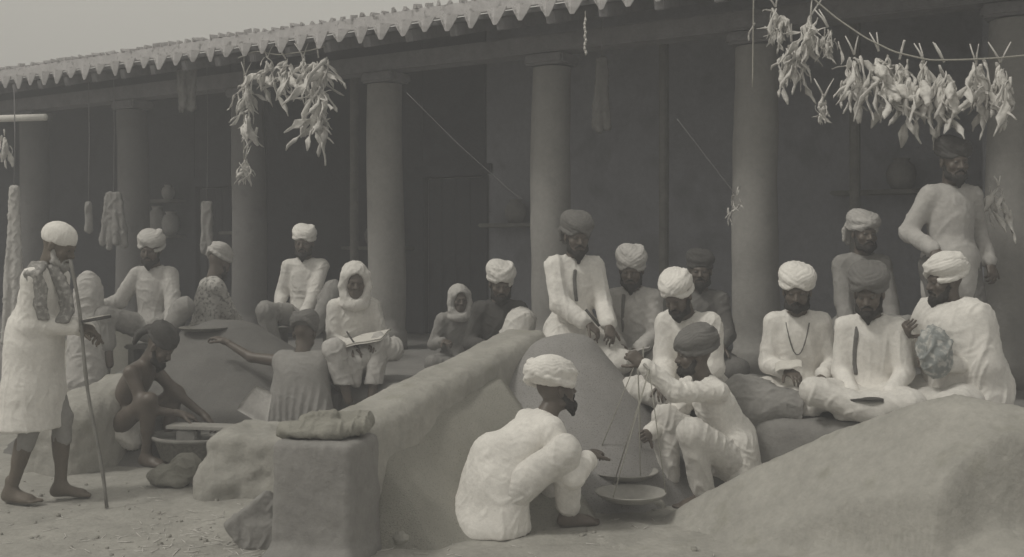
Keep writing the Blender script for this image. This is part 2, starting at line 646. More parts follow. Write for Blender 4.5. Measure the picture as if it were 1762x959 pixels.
# longitudinal beam over the pillars and shelves on the back wall
sp('lintel_beam', U0, U1, -.13, .13, 3.29, 3.45, M['woodd'])
for a, b, h in ((-7.8, -6.8, 1.7), (-9.6, -8.75, 1.66), (-9.6, -8.75, 2.15), (-5.7, -4.8, 1.5), (-3.7, -2.8, 1.75), (.2, 1.6, 2.0)):
    sp('shelf', a, b, 1.38, 1.696, h, h + .04, M['wood'])
# roof: rafters, boards
tl = .26
for k in range(38):
    q = U0 + .2 + k * .48
    c = uv(q, .45, 3.5 + .35 * tl * 1.0)
    d = VD + np.array([0, 0, tl]); d /= np.linalg.norm(d)
    up = np.cross(UD, d)
    bevelbox('rafter', uv(q, .45, 3.38 + 1.45 * tl) - sc0, (.04, 1.52, .05), [UD, d, up], M['woodd'], shop, .008)
d = VD + np.array([0, 0, tl]); d /= np.linalg.norm(d); up = np.cross(UD, d)
for k in range(9):      # ceiling boards run along the front
    v = -.93 + k * .36
    bevelbox('ceiling_board', uv((U0 + U1) / 2, v + .16, 3.46 + (v + 1.16) * tl) - sc0, ((U1 - U0) / 2, .176, .018), [UD, d, up], M['woodd'], shop, .004)
bevelbox('roof_cover', uv((U0 + U1) / 2, .7, 3.56 + 1.7 * tl) - sc0, ((U1 - U0) / 2 + .3, 1.72, .035), [UD, d, up], M['mud'], shop, .01)

# pillars
for i in range(-5, 2):
    labels = {-5: 'farthest pillar at the left edge behind the long pale hanging cloth',
              -4: 'dim round pillar behind the man with the outstretched arm',
              -3: 'dark round pillar with pale husks hanging against its left side',
              -2: 'round pale plastered pillar just behind the man writing in a head wrap',
              -1: 'round pale pillar directly left of the dark-turbaned man in a white shirt',
              0: 'widest round pillar in the middle right with a small husk tied to it',
              1: 'round pillar cut by the right edge behind the shawled man'}
    j = i
    b = uv(j * 1.94, 0)
    p = empty('pillar', b + [0, 0, .5], labels[j], 'pillar', 'round plastered pillars along the shop front')
    R = .185
    prof = [(R * 1.16, 0), (R * 1.15, .16), (R * 1.05, .2)] + [(R * (1.05 - .10 * t), .2 + 2.45 * t) for t in np.linspace(0, 1, 20)] + [(R * .95, 2.66)]
    sd = 40 + j

    def warp(V, sd=sd):
        Fq = wave(V, sd, .5, 5, 1, False)
        V = V.copy(); V[:, :2] *= (1 + .03 * Fq)[:, None]; V[:, :2] += .012 * np.stack([np.sin(V[:, 2] * 2 + sd), np.cos(V[:, 2] * 1.7 + sd)], 1)
        return V
    lathe('shaft', prof, M['pillar' if j > -3 else 'pillard'], p, (0, 0, 0), 36, warp)  # leftmost shafts use the copy darkened for shade
    bevelbox('capital', (0, 0, 2.725), (.20, .165, .05), FR, M['woodd'], p, .02)

# ------------------------------------------------------------------ eave with hanging teeth
eave = empty('eave_board', uv(0, -1, 3.4), 'long weathered eave trim with pointed hanging teeth along the roof edge', 'eave trim')
ec = np.array(eave.location)
EV = -1.06
bevelbox('fascia', uv((U0 + U1) / 2, EV, 3.535) - ec, ((U1 - U0) / 2 + .35, .016, .055), FR, M['iron'], eave, .004)
# one tooth: a folded pointed tongue, 12 cm long
tw, th = .098, .135
tv = []
for s_ in (0, 1):
    for x, z, y in ((-tw, 0, 0), (0, 0, -.028), (tw, 0, 0), (tw * .52, -th * .62, -.004), (0, -th * .62, -.026), (-tw * .52, -th * .62, -.004), (-tw * .17, -th, -.008), (tw * .17, -th, -.008)):
        tv.append(UD * x + VD * (y + s_ * .009) + np.array([0, 0, z]))
tf = [(0, 1, 4, 5), (1, 2, 3, 4), (5, 4, 6), (4, 7, 6), (4, 3, 7)]
tF = [f for f in tf] + [tuple(8 + q for q in f[::-1]) for f in tf]
rim = [0, 5, 6, 7, 3, 2, 1]
tF += [(rim[i], rim[(i + 1) % 7], rim[(i + 1) % 7] + 8, rim[i] + 8) for i in range(7)]
tooth = mesh('tooth', tv, tF, M['iron'], False)
# roof-tile end standing above the trim
kv = [UD * x + VD * y + np.array([0, 0, z]) for x, y, z in
      ((-.045, -.02, 0), (.045, -.02, 0), (.045, .10, .02), (-.045, .10, .02), (-.016, -.035, .045), (.018, -.035, .045), (.02, .10, .07), (-.02, .10, .07))]
tile = mesh('tile_end', kv, [(0, 3, 2, 1), (4, 5, 6, 7), (0, 1, 5, 4), (1, 2, 6, 5), (2, 3, 7, 6), (3, 0, 4, 7)], M['iron'], False)
u = U0 - .2
k = 0
while u < U1 + .2:
    o = link('tooth', tooth, eave, tuple(uv(u, EV - .022, 3.50) - ec))
    o.rotation_euler = (rnd.uniform(-.12, .12), rnd.uniform(-.07, .07), rnd.uniform(-.12, .12))
    s_ = rnd.uniform(.86, 1.1); o.scale = (s_, s_, rnd.uniform(.78, 1.15))
    for dq in (0, .1215):
        o = link('tile_end', tile, eave, tuple(uv(u + dq, EV, 3.588 + rnd.uniform(-.008, .008)) - ec))
        o.rotation_euler = (rnd.uniform(-.15, .15), rnd.uniform(-.25, .25), rnd.uniform(-.3, .3)); o.scale = (rnd.uniform(.4, .7), 1, rnd.uniform(.5, .95))
    u += .243
    k += 1

# ------------------------------------------------------------------ mud ramps, blocks
def mudthing(name, label, cat, base, lo, hi, h, build, m, seed, amp=.01, lam=.3):
    f = Field(lo, hi, h)
    build(f)
    V, F = f.nets(1)
    V = rough(V, F, seed, amp, lam)
    o = link(name, mesh(name, V - np.array(base), F, m), None, tuple(base))
    return tag(o, label, cat)


def ramp(f, a, b, w, rr=.10):
    """rounded wall falling from a=(x,y,h) to b=(x,y,h)"""
    a = np.array(a, float); b = np.array(b, float)
    d = b - a; dh = d[2]; d[2] = 0; L = np.linalg.norm(d); d /= L
    q = f.sub(f.lo, f.lo + f.h * f.n)
    sl, X, Y, Z = q
    al = (X - a[0]) * d[0] + (Y - a[1]) * d[1]
    sd = np.abs((X - a[0]) * d[1] - (Y - a[1]) * d[0])
    t = np.clip(al / L, 0, 1)
    top = a[2] + dh * t
    wd = w / 2 * (1 + .12 * np.clip(1 - Z / np.maximum(top, .1), 0, 1))
    q1 = sd - (wd - rr); q2 = Z - (top - rr); q3 = np.abs(al - L / 2) - (L / 2 - rr)
    out = np.sqrt(np.maximum(q1, 0) ** 2 + np.maximum(q2, 0) ** 2 + np.maximum(q3, 0) ** 2)
    f.put(sl, out + np.minimum(np.maximum(np.maximum(q1, q2), q3), 0) - rr, .02, False)


mudthing('divider_wall', 'long smooth mud wall sloping down from the platform to the square block', 'mud wall', (-.3, 6.4, 0),
         (-1.5, 4.95, -.15), (1.0, 8.2, 1.15), .022,
         lambda f: ramp(f, (.12, 7.6, .97), (-.95, 5.50, .60), .36, .09), M['mud'], 5, .008, .4)
BR = math.radians(-14)
BF = [np.array([math.cos(BR), math.sin(BR), 0]), np.array([-math.sin(BR), math.cos(BR), 0]), np.array([0, 0, 1.])]
mudthing('mud_block', 'square upright dark mud block with a crumpled sack on its top', 'mud block', (-.93, 5.4, 0),
         (-1.4, 4.9, -.15), (-.4, 5.9, .75), .016,
         lambda f: (f.box((-.91, 5.41, .24), (.205, .20, .34), BF, .035, .02), f.box((-.93, 5.38, -.02), (.235, .23, .08), BF, .05, .06)),
         M['mudd'], 6, .006, .25)
mudthing('mud_step', 'low pale mud block left of and behind the dark square block', 'mud block', (-1.5, 6.7, 0),
         (-2.3, 6.0, -.15), (-.9, 7.6, .55), .02,
         lambda f: (f.box((-1.5, 6.88, .13), (.33, .30, .255), BF, .08, .05), f.box((-1.78, 6.8, .0), (.12, .25, .16), BF, .1, .12)),
         M['mud'], 8, .014, .3)
mudthing('mud_ramp', 'pale worn mud ramp at the left behind the old man with the stick', 'mud wall', (-2.9, 7.7, 0),
         (-3.8, 6.8, -.15), (-1.9, 9.2, .9), .025,
         lambda f: ramp(f, (-2.80, 8.1, .62), (-3.12, 7.3, .42), .46, .15), M['mud'], 9, .012, .3)


# ------------------------------------------------------------------ heaps
def heap(name, label, cx, cy, h, rx, ry, m, seed, rot=0., tip=.12, asy=None):
    R = max(rx, ry) * 1.25
    xs = np.arange(cx - R, cx + R, .025); ys = np.arange(cy - R, cy + R, .025)
    ca, sa = math.cos(rot), math.sin(rot)

    def fn(X, Y):
        x = (X - cx) * ca + (Y - cy) * sa
        if asy: x = np.where(x > 0, x * asy, x)
        y = -(X - cx) * sa + (Y - cy) * ca
        q = np.sqrt((x / rx) ** 2 + (y / ry) ** 2)
        q = q * (1 + .05 * n2(X, Y, seed, 1.5))
        z = h * (1 + tip - np.sqrt(q ** 2 + tip ** 2 * 1.2)) / (1 + tip - math.sqrt(1.2) * tip)
        z = np.where(q > .82, z + h * .55 * (q - .82) ** 2 / .4, z)
        z = np.minimum(z, (1.25 - q) * h * .9)
        return z + .006 * n2(X, Y, seed + 1, .3) + .002 * n2(X, Y, seed + 2, .06)
    me = sheet(name, fn, xs, ys, m, lambda X, Y: -.03 + 0 * X)
    o = link(name, me)
    return tag(o, label, 'grain heap', 'heaps of grain in the open bays')


heap('grain_heap', 'big rounded dark heap of grain behind the two squatting men with the scales', .40, 7.20, .95, 1.15, .80, M['grain3'], 21, 0, .34, 1.65)


def spill(X, Y):
    al = (X - .12) * -.454 + (Y - 7.6) * -.891
    d = (X - .12) * .891 + (Y - 7.6) * -.454
    top = .97 - .37 * np.clip(al / 2.36, -.2, 1.3) - .13
    z = top - .34 * np.clip(d - .19, 0, 9) - .10 * np.clip(d - .19, 0, 9) ** 2
    z = z - .55 * np.clip(al - 1.0, 0, 1.5) * np.clip(d - .19, 0, 9) - 2.2 * np.clip(al - 2.02, 0, 9)
    y0 = np.interp(X, [-.85, -.72, -.5, -.25, .2, 1.5], [5.02, 5.12, 5.32, 5.62, 5.97, 6.08]) + .05 * n2(X, Y, 92, .5)
    z = np.minimum(z, (Y - y0) * .74 + .02 * n2(X, Y, 95, .5))
    z = np.minimum(z, .55 - 1.3 * (X - .05))
    z = z - 6 * np.clip(.04 - d, 0, 9)
    return z + .006 * n2(X, Y, 93, .4) + .0022 * n2(X, Y, 94, .06)


tag(link('grain_heap', sheet('grain_heap', spill, np.arange(-.95, 1.5, .022), np.arange(5.2, 8.0, .022), M['grain'], lambda X, Y: -.03 + 0 * X)),
    'long pale slope of spilled grain banked against the sloping mud wall', 'grain heap', 'heaps of grain in the open bays')
heap('grain_heap', 'large dark heap of grain at the left under the flat tray', -2.35, 9.0, .93, 1.35, 1.15, M['grain2'], 22, 0, .30)
heap('grain_heap', 'smaller paler heap of grain farthest left behind the old man', -3.72, 9.9, .86, .75, .9, M['grain'], 23, 0, .5)

# the big bank at the right
CR = np.array([(.4, -.10), (.82, 0.), (1.3, .325), (1.69, .555), (2.01, .73), (2.21, .797), (2.46, .76), (2.9, .66), (3.6, .6), (4.5, .55)])
CY = np.array([(.4, 6.3), (.82, 6.2), (1.3, 6.0), (1.69, 5.8), (2.01, 5.6), (2.21, 5.5), (2.46, 5.4), (3.6, 5.3)])
BY = np.array([(.8, 5.55), (1.4, 5.4), (1.6, 5.29), (1.9, 4.98), (2.3, 5.1), (2.8, 5.2), (4.5, 5.2)])
BA = np.array([(.9, 0.), (1.2, .02), (1.45, .20), (2.0, .30), (2.4, .38), (4.5, .4)])


def bank(X, Y):
    c = np.interp(X, CR[:, 0], CR[:, 1]); yc = np.interp(X, CY[:, 0], CY[:, 1])
    yb = np.interp(X, BY[:, 0], BY[:, 1]) + .03 * n2(X, Y, 71, .5); ba = np.interp(X, BA[:, 0], BA[:, 1])
    d = Y - yc
    back = c - .035 - .75 * d + .0
    front = c + .42 * d
    s_ = np.clip((yb - Y) / .10, 0, 1)
    front = front - ba * (s_ * s_ * (3 - 2 * s_))
    # rounded crest
    k = .10
    h_ = np.clip(.5 + .5 * (back - front) / k, 0, 1)
    z = back * (1 - h_) + front * h_ - k * h_ * (1 - h_) + .02
    # keep a low apron in front
    lowc = .10 * np.clip((X - 1.1) / .8, 0, 1) - .22 * np.clip(4.7 - Y, 0, 3)
    z = np.maximum(z, lowc)
    return z + .007 * n2(X, Y, 72, .6) + .003 * n2(X, Y, 73, .16) + .003 * n2(X, Y, 74, .06)


bk = link('earth_bank', sheet('earth_bank', bank, np.arange(.4, 4.6, .022), np.arange(3.6, 7.4, .022), M['mud'], lambda X, Y: -.03 + 0 * X))
tag(bk, 'large pale sloping earth bank filling the lower right corner', 'earth bank')

# ------------------------------------------------------------------ people
Z3 = np.array([0, 0, 1.])


def unit(v):
    v = np.array(v, float)
    return v / (np.linalg.norm(v) + 1e-9)


def rotv(v, ax, deg):
    a = math.radians(deg); ax = unit(ax); v = np.array(v, float)
    return v * math.cos(a) + np.cross(ax, v) * math.sin(a) + ax * (ax @ v) * (1 - math.cos(a))


def ik(a, b, l1, l2, pole):
    a = np.array(a, float); b = np.array(b, float)
    d = b - a; D = np.linalg.norm(d)
    Dm = min(D, (l1 + l2) * .995)
    n = d / (D + 1e-9)
    if D > Dm: b = a + n * Dm; D = Dm
    x = (l1 * l1 - l2 * l2 + D * D) / (2 * D + 1e-9)
    y = math.sqrt(max(l1 * l1 - x * x, 0))
    p = np.array(pole, float); p = p - n * (p @ n)
    return a + n * x + unit(p) * y, b


def head_parts(c, fr, neck, beard=None, seed=0):
    """fr = (right, forward, up). returns (V,F)"""
    R_, F_, U_ = fr
    P = lambda x, y, z: c + R_ * x + F_ * y + U_ * z
    f = Field(c - .19, c + .17, .0052)
    f.ell(P(0, -.012, .03), (.075, .094, .088), fr, .02)
    f.ell(P(0, .03, -.035), (.058, .060, .083), fr, .03)
    f.ell(P(0, .066, -.093), (.026, .022, .02), fr, .03)
    f.cone(P(-.052, .02, -.07), P(-.02, .068, -.095), .02, .016, .03)
    f.cone(P(.052, .02, -.07), P(.02, .068, -.095), .02, .016, .03)
    for s_ in (-1, 1):
        f.ell(P(s_ * .042, .062, -.028), (.024, .02, .022), fr, .02)
        f.ell(P(s_ * .031, .093, .004), (.019, .014, .012), fr, .014, True)
        f.ell(P(s_ * .031, .077, .003), (.015, .012, .011), fr, .006)
    f.cone(P(-.040, .076, .024), P(-.010, .086, .020), .009, .010, .016)
    f.cone(P(.040, .076, .024), P(.010, .086, .020), .009, .010, .016)
    f.cone(P(0, .083, .014), P(0, .108, -.030), .008, .0125, .012)
    f.ell(P(-.013, .094, -.034), (.009, .011, .008), fr, .008)
    f.ell(P(.013, .094, -.034), (.009, .011, .008), fr, .008)
    f.cone(P(-.020, .084, -.058), P(.020, .084, -.058), .007, .007, .008)
    f.cone(P(-.017, .082, -.070), P(.017, .082, -.070), .008, .008, .008)
    f.cone(P(-.024, .094, -.064), P(.024, .094, -.064), .003, .003, .004, True)
    for s_ in (-1, 1):
        f.ell(P(s_ * .080, -.004, -.006), (.011, .019, .032), fr, .008)
        f.ell(P(s_ * .090, .004, -.002), (.007, .009, .018), fr, .005, True)
    f.cone(P(0, -.02, -.06), neck, .052, .058, .03)
    return f.nets(1)


def turban(c, fr, seed, big=1., tilt=8., low=.0, peak=True, flat=0.):
    R_, F_, U_ = fr
    F2 = rotv(F_, R_, -tilt); U2 = rotv(U_, R_, -tilt)
    fr2 = (R_, F2, U2)
    cc = c + U_ * (.078 - low) - F_ * .016
    P = lambda x, y, z: cc + R_ * x + F2 * y + U2 * z
    f = Field(cc - .22, cc + .24, .0065)
    r = np.random.RandomState(seed)
    b = big = big * .90
    f.ell(P(0, -.002, .012), (.108 * b, .128 * b, (.078 - .02 * flat) * b), fr2, .03)
    f.ell(P(.035, -.02, .028), (.082 * b, .10 * b, (.072 - .02 * flat) * b), fr2, .02)
    f.ell(P(-.045 * b, .008, .012), (.078 * b, .10 * b, .060 * b), fr2, .02)
    # rolled bands
    for j in range(5):
        ang = r.uniform(-10, 10) + (16 if j % 2 else -16)
        nrm = rotv(rotv(U2, F2, ang), R_, r.uniform(-14, 8))
        a1 = unit(np.cross(nrm, F2)); a2 = np.cross(nrm, a1)
        zz = -.030 + j * .020
        rad = [.104, .110, .108, .098, .080][j] * b
        pts = [P(0, -.004, zz) + a1 * rad * .92 * math.cos(t) + a2 * rad * 1.10 * math.sin(t) for t in np.linspace(0, 2 * math.pi, 17)]
        f.path(pts, .018 * b, .006)
    if seed % 4 == 0:      # loose end hanging behind
        f.path([P(.03, -.11, -.02), P(.045, -.135, -.09), P(.04, -.125, -.17)], [.030, .026, .020], .015)
        f.path([P(.06, -.10, -.02), P(.075, -.125, -.08), P(.075, -.115, -.15)], [.022, .018, .014], .015)
    # face opening below
    f.ell(P(0, .135, -.082), (.070, .075, .062), fr2, .012, True)
    if peak:
        f.ell(P(.004, .150, -.045), (.022, .06, .034), fr2, .012, True)
    f.ell(P(0, .0, -.105), (.088, .11, .06), fr2, .012, True)
    V, F = f.nets(1)
    N = normals(V, F)
    q = V - cc
    x, y, z = q @ R_, q @ F2, q @ U2
    w1 = (z * 1.0 + .42 * x + .10 * y) / (.021 * b)
    w2 = (z * 1.0 - .46 * x + .05 * y) / (.023 * b)
    w = np.where(x + .01 * np.sin(z * 60) > 0, w2, w1) + .5 * wave(q, seed, .12, 3, 1, False)
    cr = np.abs(np.sin(w * math.pi)) ** .45
    V = V + N * ((cr - .75) * .0052)[:, None]
    return V, F


def hand(w, d, n, side, curl=25., spread=1., h=.0042, thumb=1., s=1.):
    """w wrist, d towards the fingers, n palm normal (palm faces n), side = thumb side"""
    d = unit(d); n = unit(np.array(n, float) - d * (np.array(n, float) @ d)); t = unit(np.array(side, float) - d * (np.array(side, float) @ d) - n * (np.array(side, float) @ n))
    c = w + d * .08
    f = Field(c - .15, c + .15, h)
    f.cone(w - d * .03, w + d * .02, .026, .027, .02)
    f.ell(w + d * .052, (.038, .050, .0165), (t, d, n), .02)
    bases = [(.029, .088, .066), (.010, .094, .074), (-.010, .090, .068), (-.028, .080, .054)]
    for i, (x, y, L) in enumerate(bases):
        p = w + t * x + d * y
        dd = unit(d + t * x * 2.2 * spread)
        cu = curl * (1 + .12 * i)
        rr = .0088
        f.cone(w + t * x * .6 + d * .03, p, .011, .0098, .012)
        for j, fr_ in enumerate((.45, .32, .26)):
            dd2 = rotv(dd, np.cross(dd, n), cu * (1 if j else .8))
            q = p + dd2 * L * fr_
            f.cone(p, q, rr, rr - .0009, .004)
            rr -= .0009; p = q; dd = dd2
    p = w + d * .022 + t * .024
    dd = unit(d * .62 + t * .72 + n * .25 * thumb)
    f.cone(w + d * .012 + t * .010, p, .017, .015, .015)
    for j, L in enumerate((.036, .030, .024)):
        q = p + dd * L
        f.cone(p, q, .0115 - .001 * j, .0105 - .001 * j, .006)
        p = q
        dd = unit(dd + d * .25 + n * .12)
    return f.nets(1)


def foot(a, d, side, h=.006):
    """a ankle point (8 cm above the sole), d towards the toes, side = inner side"""
    d = unit([d[0], d[1], 0]); t = unit(np.array([side[0], side[1], 0]) - d * (np.array([side[0], side[1], 0]) @ d))
    c = a + d * .07
    f = Field(c - .2, c + .2, h)
    z = a[2] - .075
    P = lambda x, y, q: np.array([a[0], a[1], z]) + d * x + t * y + Z3 * q
    f.cone(a + Z3 * .05, P(0, 0, .06), .036, .036, .03)
    f.ell(P(-.03, 0, .03), (.036, .030, .032), (d, t, Z3), .03)
    f.cone(P(-.01, 0, .055), P(.11, .006, .025), .036, .024, .03)
    f.cone(P(0, -.012, .022), P(.12, -.022, .014), .022, .016, .03)
    f.ell(P(.115, 0, .018), (.04, .043, .018), (d, t, Z3), .03)
    for i, y in enumerate((.028, .010, -.006, -.020, -.033)):
        L = [.052, .050, .044, .036, .027][i]
        f.cone(P(.13, y, .014), P(.13 + L, y * 1.08, .010), .013 if i == 0 else .0095, .011 if i == 0 else .008, .006)
    f.floor(z)
    return f.nets(1)


HALF = {}


def person(label, loc, face, pel=(0, 0, .1), lean=20., side=0., twist=0., head=(0, 10, 0),
           hr=(.15, .3, .3), hl=(-.15, .3, .3), fr_=(-.12, .28, .05), fl=(.12, .30, .06),
           pr=(1, .6, .1), pl=(-1, .6, .1), er=(.45, -.6, -1), el=(-.45, -.6, -1),
           shirt='white', legs='white2', turb=('white', 1., 8., 0.), beard='hair', skin='skin',
           vox=.011, legr=1., hands=True, feet=False, lap=True, extra=None, curl=35, palm=(-.2, 0, -1), sleeve=1., amp=.007,
           scale=1., cuff=.86, strap=None, curlR=None, curlL=None, face_hidden=False, legcut=1., long=None, bare=False, seed=None, collar=True):
    a = math.radians(face)
    Fw = np.array([math.sin(a), -math.cos(a), 0]); Rt = np.array([-math.cos(a), -math.sin(a), 0])
    global PCOUNT
    PCOUNT += 1
    sd = seed if seed is not None else 100 + PCOUNT * 13
    root = empty('person', loc, label, 'person')
    root.scale = (scale,) * 3

    def Wd(p):
        return Rt * p[0] + Fw * p[1] + Z3 * p[2]
    P = Wd(pel)
    sR = unit(Rt * math.cos(math.radians(twist)) + Fw * math.sin(math.radians(twist)))
    sF = np.cross(Z3, sR) ; sF = sF if sF @ Fw > 0 else -sF
    l0, l1 = math.radians(lean * .7), math.radians(lean * 1.3)
    sg = math.radians(side)
    S0 = unit(Z3 * math.cos(l0) + Fw * math.sin(l0) + Rt * math.sin(sg))
    S1 = unit(Z3 * math.cos(l1) + Fw * math.sin(l1) + Rt * math.sin(sg))
    mid = P + S0 * .24
    neck = mid + S1 * .27
    shr = neck - S1 * .06 + sR * .145; shl = neck - S1 * .06 - sR * .145
    hipr = P + Rt * .09; hipl = P - Rt * .09
    # head frame
    hF = rotv(Fw, Z3, -head[0])           # + turn = to the person's right
    hR = unit(np.cross(hF, Z3))
    if hR @ Rt < 0 and abs(head[0]) < 90: hR = -hR
    hF = rotv(hF, hR, -head[1]); hU = unit(np.cross(hR, hF))
    if hU[2] < 0: hU = -hU
    hR = rotv(hR, hF, head[2]); hU = rotv(hU, hF, head[2])
    neckd = unit(S1 * .5 + hU * .5)
    hc = neck + neckd * .125 + hU * .03 + hF * .022
    # limbs
    wr, wl = Wd(hr), Wd(hl)
    ebr, wr = ik(shr, wr, .27, .245, Wd(er)); ebl, wl = ik(shl, wl, .27, .245, Wd(el))
    anr, anl = Wd(fr_), Wd(fl)
    knr, anr = ik(hipr, anr, .42, .40, Wd(pr)); knl, anl = ik(hipl, anl, .42, .40, Wd(pl))
    pts = np.array([P, neck, hc, wr, wl, anr, anl, knr, knl, ebr, ebl])
    lo, hi = pts.min(0) - .22, pts.max(0) + .22
    frS0 = (sR, unit(np.cross(S0, sR)), S0)
    frS1 = (sR, unit(np.cross(S1, sR)), S1)
    chest = mid + S1 * .12
    # ---- body
    f = Field(lo, hi, .012)
    f.ell(P + S0 * .02, (.138, .105, .11), frS0, .05)
    f.ell(mid, (.112, .088, .14), frS0, .05)
    f.ell(chest, (.132, .098, .145), frS1, .05)
    f.cone(neck - S1 * .03, neck + neckd * .06, .06, .05, .04)
    f.cone(shr, shl, .05, .05, .05)
    for sh, eb, w_ in ((shr, ebr, wr), (shl, ebl, wl)):
        f.cone(sh, eb, .050, .038, .03); f.cone(eb, w_, .038, .025, .015)
    for hp, kn, an in ((hipr, knr, anr), (hipl, knl, anl)):
        f.cone(hp, kn, .082, .052, .05); f.cone(kn, an, .052, .033, .02)
        cal = kn + (an - kn) * .3 - Fw * .012
        f.cone(cal, kn + (an - kn) * .55 - Fw * .008, .048, .038, .03)
    body = [f.nets(1)]
    hfr = (hR, hF, hU)
    body.append(head_parts(hc, hfr, neck))
    if hands:
        for w_, eb, cu, sg_ in ((wr, ebr, curlR or curl, 1), (wl, ebl, curlL or curl, -1)):
            d = unit(w_ - eb)
            n_ = Wd((palm[0] * sg_, palm[1], palm[2]))
            ts = np.cross(d, n_) * sg_
            if abs(n_ @ d) > .95 * np.linalg.norm(n_): n_ = n_ + Fw * .5; ts = np.cross(d, n_) * sg_
            body.append(hand(w_, unit(d + n_ * .15), n_, -ts, cu))
    if feet:
        for an, kn, sg_ in ((anr, knr, -1), (anl, knl, 1)):
            body.append(foot(an, Fw + Rt * .12 * -sg_, Rt * sg_))
    V, F = join(body)
    link('body', mesh('body', V, F, M[skin]), root)
    # eyes
    for s_ in (-1, 1):
        Ve, Fe = [], []
        ec_ = hc + hR * s_ * .031 + hF * .080 + hU * .003
        ff = Field(ec_ - .02, ec_ + .02, .0034)
        ff.ell(ec_, (.0125, .0115, .0085), hfr, .001)
        Ve, Fe = ff.nets(0)
        if len(Ve): link('eye', mesh('eye', Ve, Fe, M['eye']), root)
    # ---- beard and moustache
    if beard:
        f = Field(hc - .2, hc + .2, .006)
        Q = lambda x, y, z: hc + hR * x + hF * y + hU * z
        bm_, ln = (beard, 1.) if isinstance(beard, str) else beard
        for s_ in (-1, 1):
            f.cone(Q(s_ * .066, .012, -.03), Q(s_ * .05, .04, -.085), .014, .024, .02)
            f.cone(Q(s_ * .05, .04, -.085), Q(s_ * .012, .078, -.105 * (.8 + .2 * ln)), .024, .026, .02)
            f.cone(Q(s_ * .004, .101, -.047), Q(s_ * .034, .084, -.066), .008, .006, .008)
        f.cone(Q(0, .078, -.100), Q(0, .082, -.10 - .055 * ln), .026, .012, .03)
        f.cone(Q(-.018, .088, -.067), Q(.018, .088, -.067), .0065, .0065, .006, True)
        V, F = f.nets(1)
        N = normals(V, F)
        V = V + N * (wave(V, sd, .02, 4, .3) * .0035)[:, None]
        link('beard', mesh('beard', V, F, M[bm_]), root)
    # ---- turban / cap
    if turb:
        V, F = turban(hc, hfr, sd, turb[1], turb[2], turb[3], peak=(turb[1] > .99))
        link('turban', mesh('turban', V, F, M[turb[0]]), root)
    # ---- lower garment
    if legs:
        f = Field(lo, hi, vox)
        f.ell(P, (.172 * legr, .145 * min(legr, 1), .13 * legr), frS0, .05)
        for hp, kn, an in ((hipr, knr, anr), (hipl, knl, anl)):
            f.cone(hp, kn, .110 * legr, .080 * legr, .05)
            e_ = kn + (an - kn) * legcut
            f.cone(kn, e_, .080 * legr, (.080 - .014 * legcut) * legr, .03)
        if lap:
            f.ell((knr + knl + P * 2) / 4 - Z3 * .02, (.26, .17, .07), (Rt, Fw, Z3), .08)
        f.floor(0.002)
        V, F = f.nets(1)
        V = cloth(V, F, sd + 3, amp * 1.15, .11, .5)
        link('lower_garment', mesh('lower_garment', V, F, M[legs]), root)
    # ---- shirt
    fs = None
    if shirt:
        f = Field(lo, hi, vox)
        f.ell(P + S0 * .05, (.172, .138, .14), frS0, .05)
        f.ell(mid, (.148, .118, .17), frS0, .06)
        f.ell(chest, (.152, .115, .16), frS1, .05)
        f.cone(shr, neck - S1 * .014, .056, .056, .04); f.cone(shl, neck - S1 * .014, .056, .056, .04)
        for sh, eb, w_ in ((shr, ebr, wr), (shl, ebl, wl)):
            f.cone(sh, eb, .064 * sleeve, .058 * sleeve, .03)
            e_ = eb + (w_ - eb) * cuff
            if cuff > 0: f.cone(eb, e_, .056 * sleeve, .050 * sleeve, .02)
        if long:
            long(f, dict(P=P, S0=S0, Fw=Fw, Rt=Rt, W=Wd, mid=mid, chest=chest, fr=frS0, kr=knr, kl=knl))
        # open neck
        f.cone(neck + S1 * .03 + sF * .0, neck + S1 * .12, .062, .07, .015, True)
        f.cone(neck - S1 * .03 + frS1[1] * (-1 if frS1[1] @ Fw < 0 else 1) * .11, neck + S1 * .06 + Fw * .06, .012, .03, .02, True)
        f.floor(.002)
        fs = f
        V, F = f.nets(1)
        V = cloth(V, F, sd + 7, amp, .10, .45)
        link('shirt', mesh('shirt', V, F, M[shirt]), root)
    ctx = dict(P=P, neck=neck, hc=hc, hfr=hfr, wr=wr, wl=wl, ebr=ebr, ebl=ebl, knr=knr, knl=knl, anr=anr, anl=anl, S1=S1, S0=S0, Fw=Fw, Rt=Rt, W=Wd, root=root, fs=fs, chest=chest, mid=mid, lo=lo, hi=hi, shr=shr, shl=shl, sd=sd, loc=np.array(loc, float), scale=scale)
    if strap and fs is not None:
        pts = []
        for r_, u_ in strap:
            st = P + Rt * r_ + Z3 * (u_ - P[2] + P[2]) + Fw * .6
            q = fs.march(np.array([P[0], P[1], 0]) + Rt * r_ + Z3 * u_ + Fw * .75, -Fw)
            if q is not None: pts.append(q + Fw * .007)
        if len(pts) > 2:
            f = Field(np.min(pts, 0) - .04, np.max(pts, 0) + .04, .006)
            for i in range(len(pts) - 1):
                f.cone(pts[i] + Rt * .006, pts[i + 1] + Rt * .006, .008, .008, .003); f.cone(pts[i] - Rt * .006, pts[i + 1] - Rt * .006, .008, .008, .003)
            V, F = f.nets(1)
            link('strap', mesh('strap', V, F, M['grey2']), root)
    if extra: extra(ctx)
    return ctx


PCOUNT = 0


def part(ctx, name, lo, hi, h, build, m, amp=.004, lam=.09, seed=1, zs=.5, fl=None):
    f = Field(lo, hi, h)
    build(f)
    if fl is not None: f.floor(fl)
    V, F = f.nets(1)
    if amp: V = cloth(V, F, seed, amp, lam, zs)
    return link(name, mesh(name, V, F, M[m]), ctx['root'])


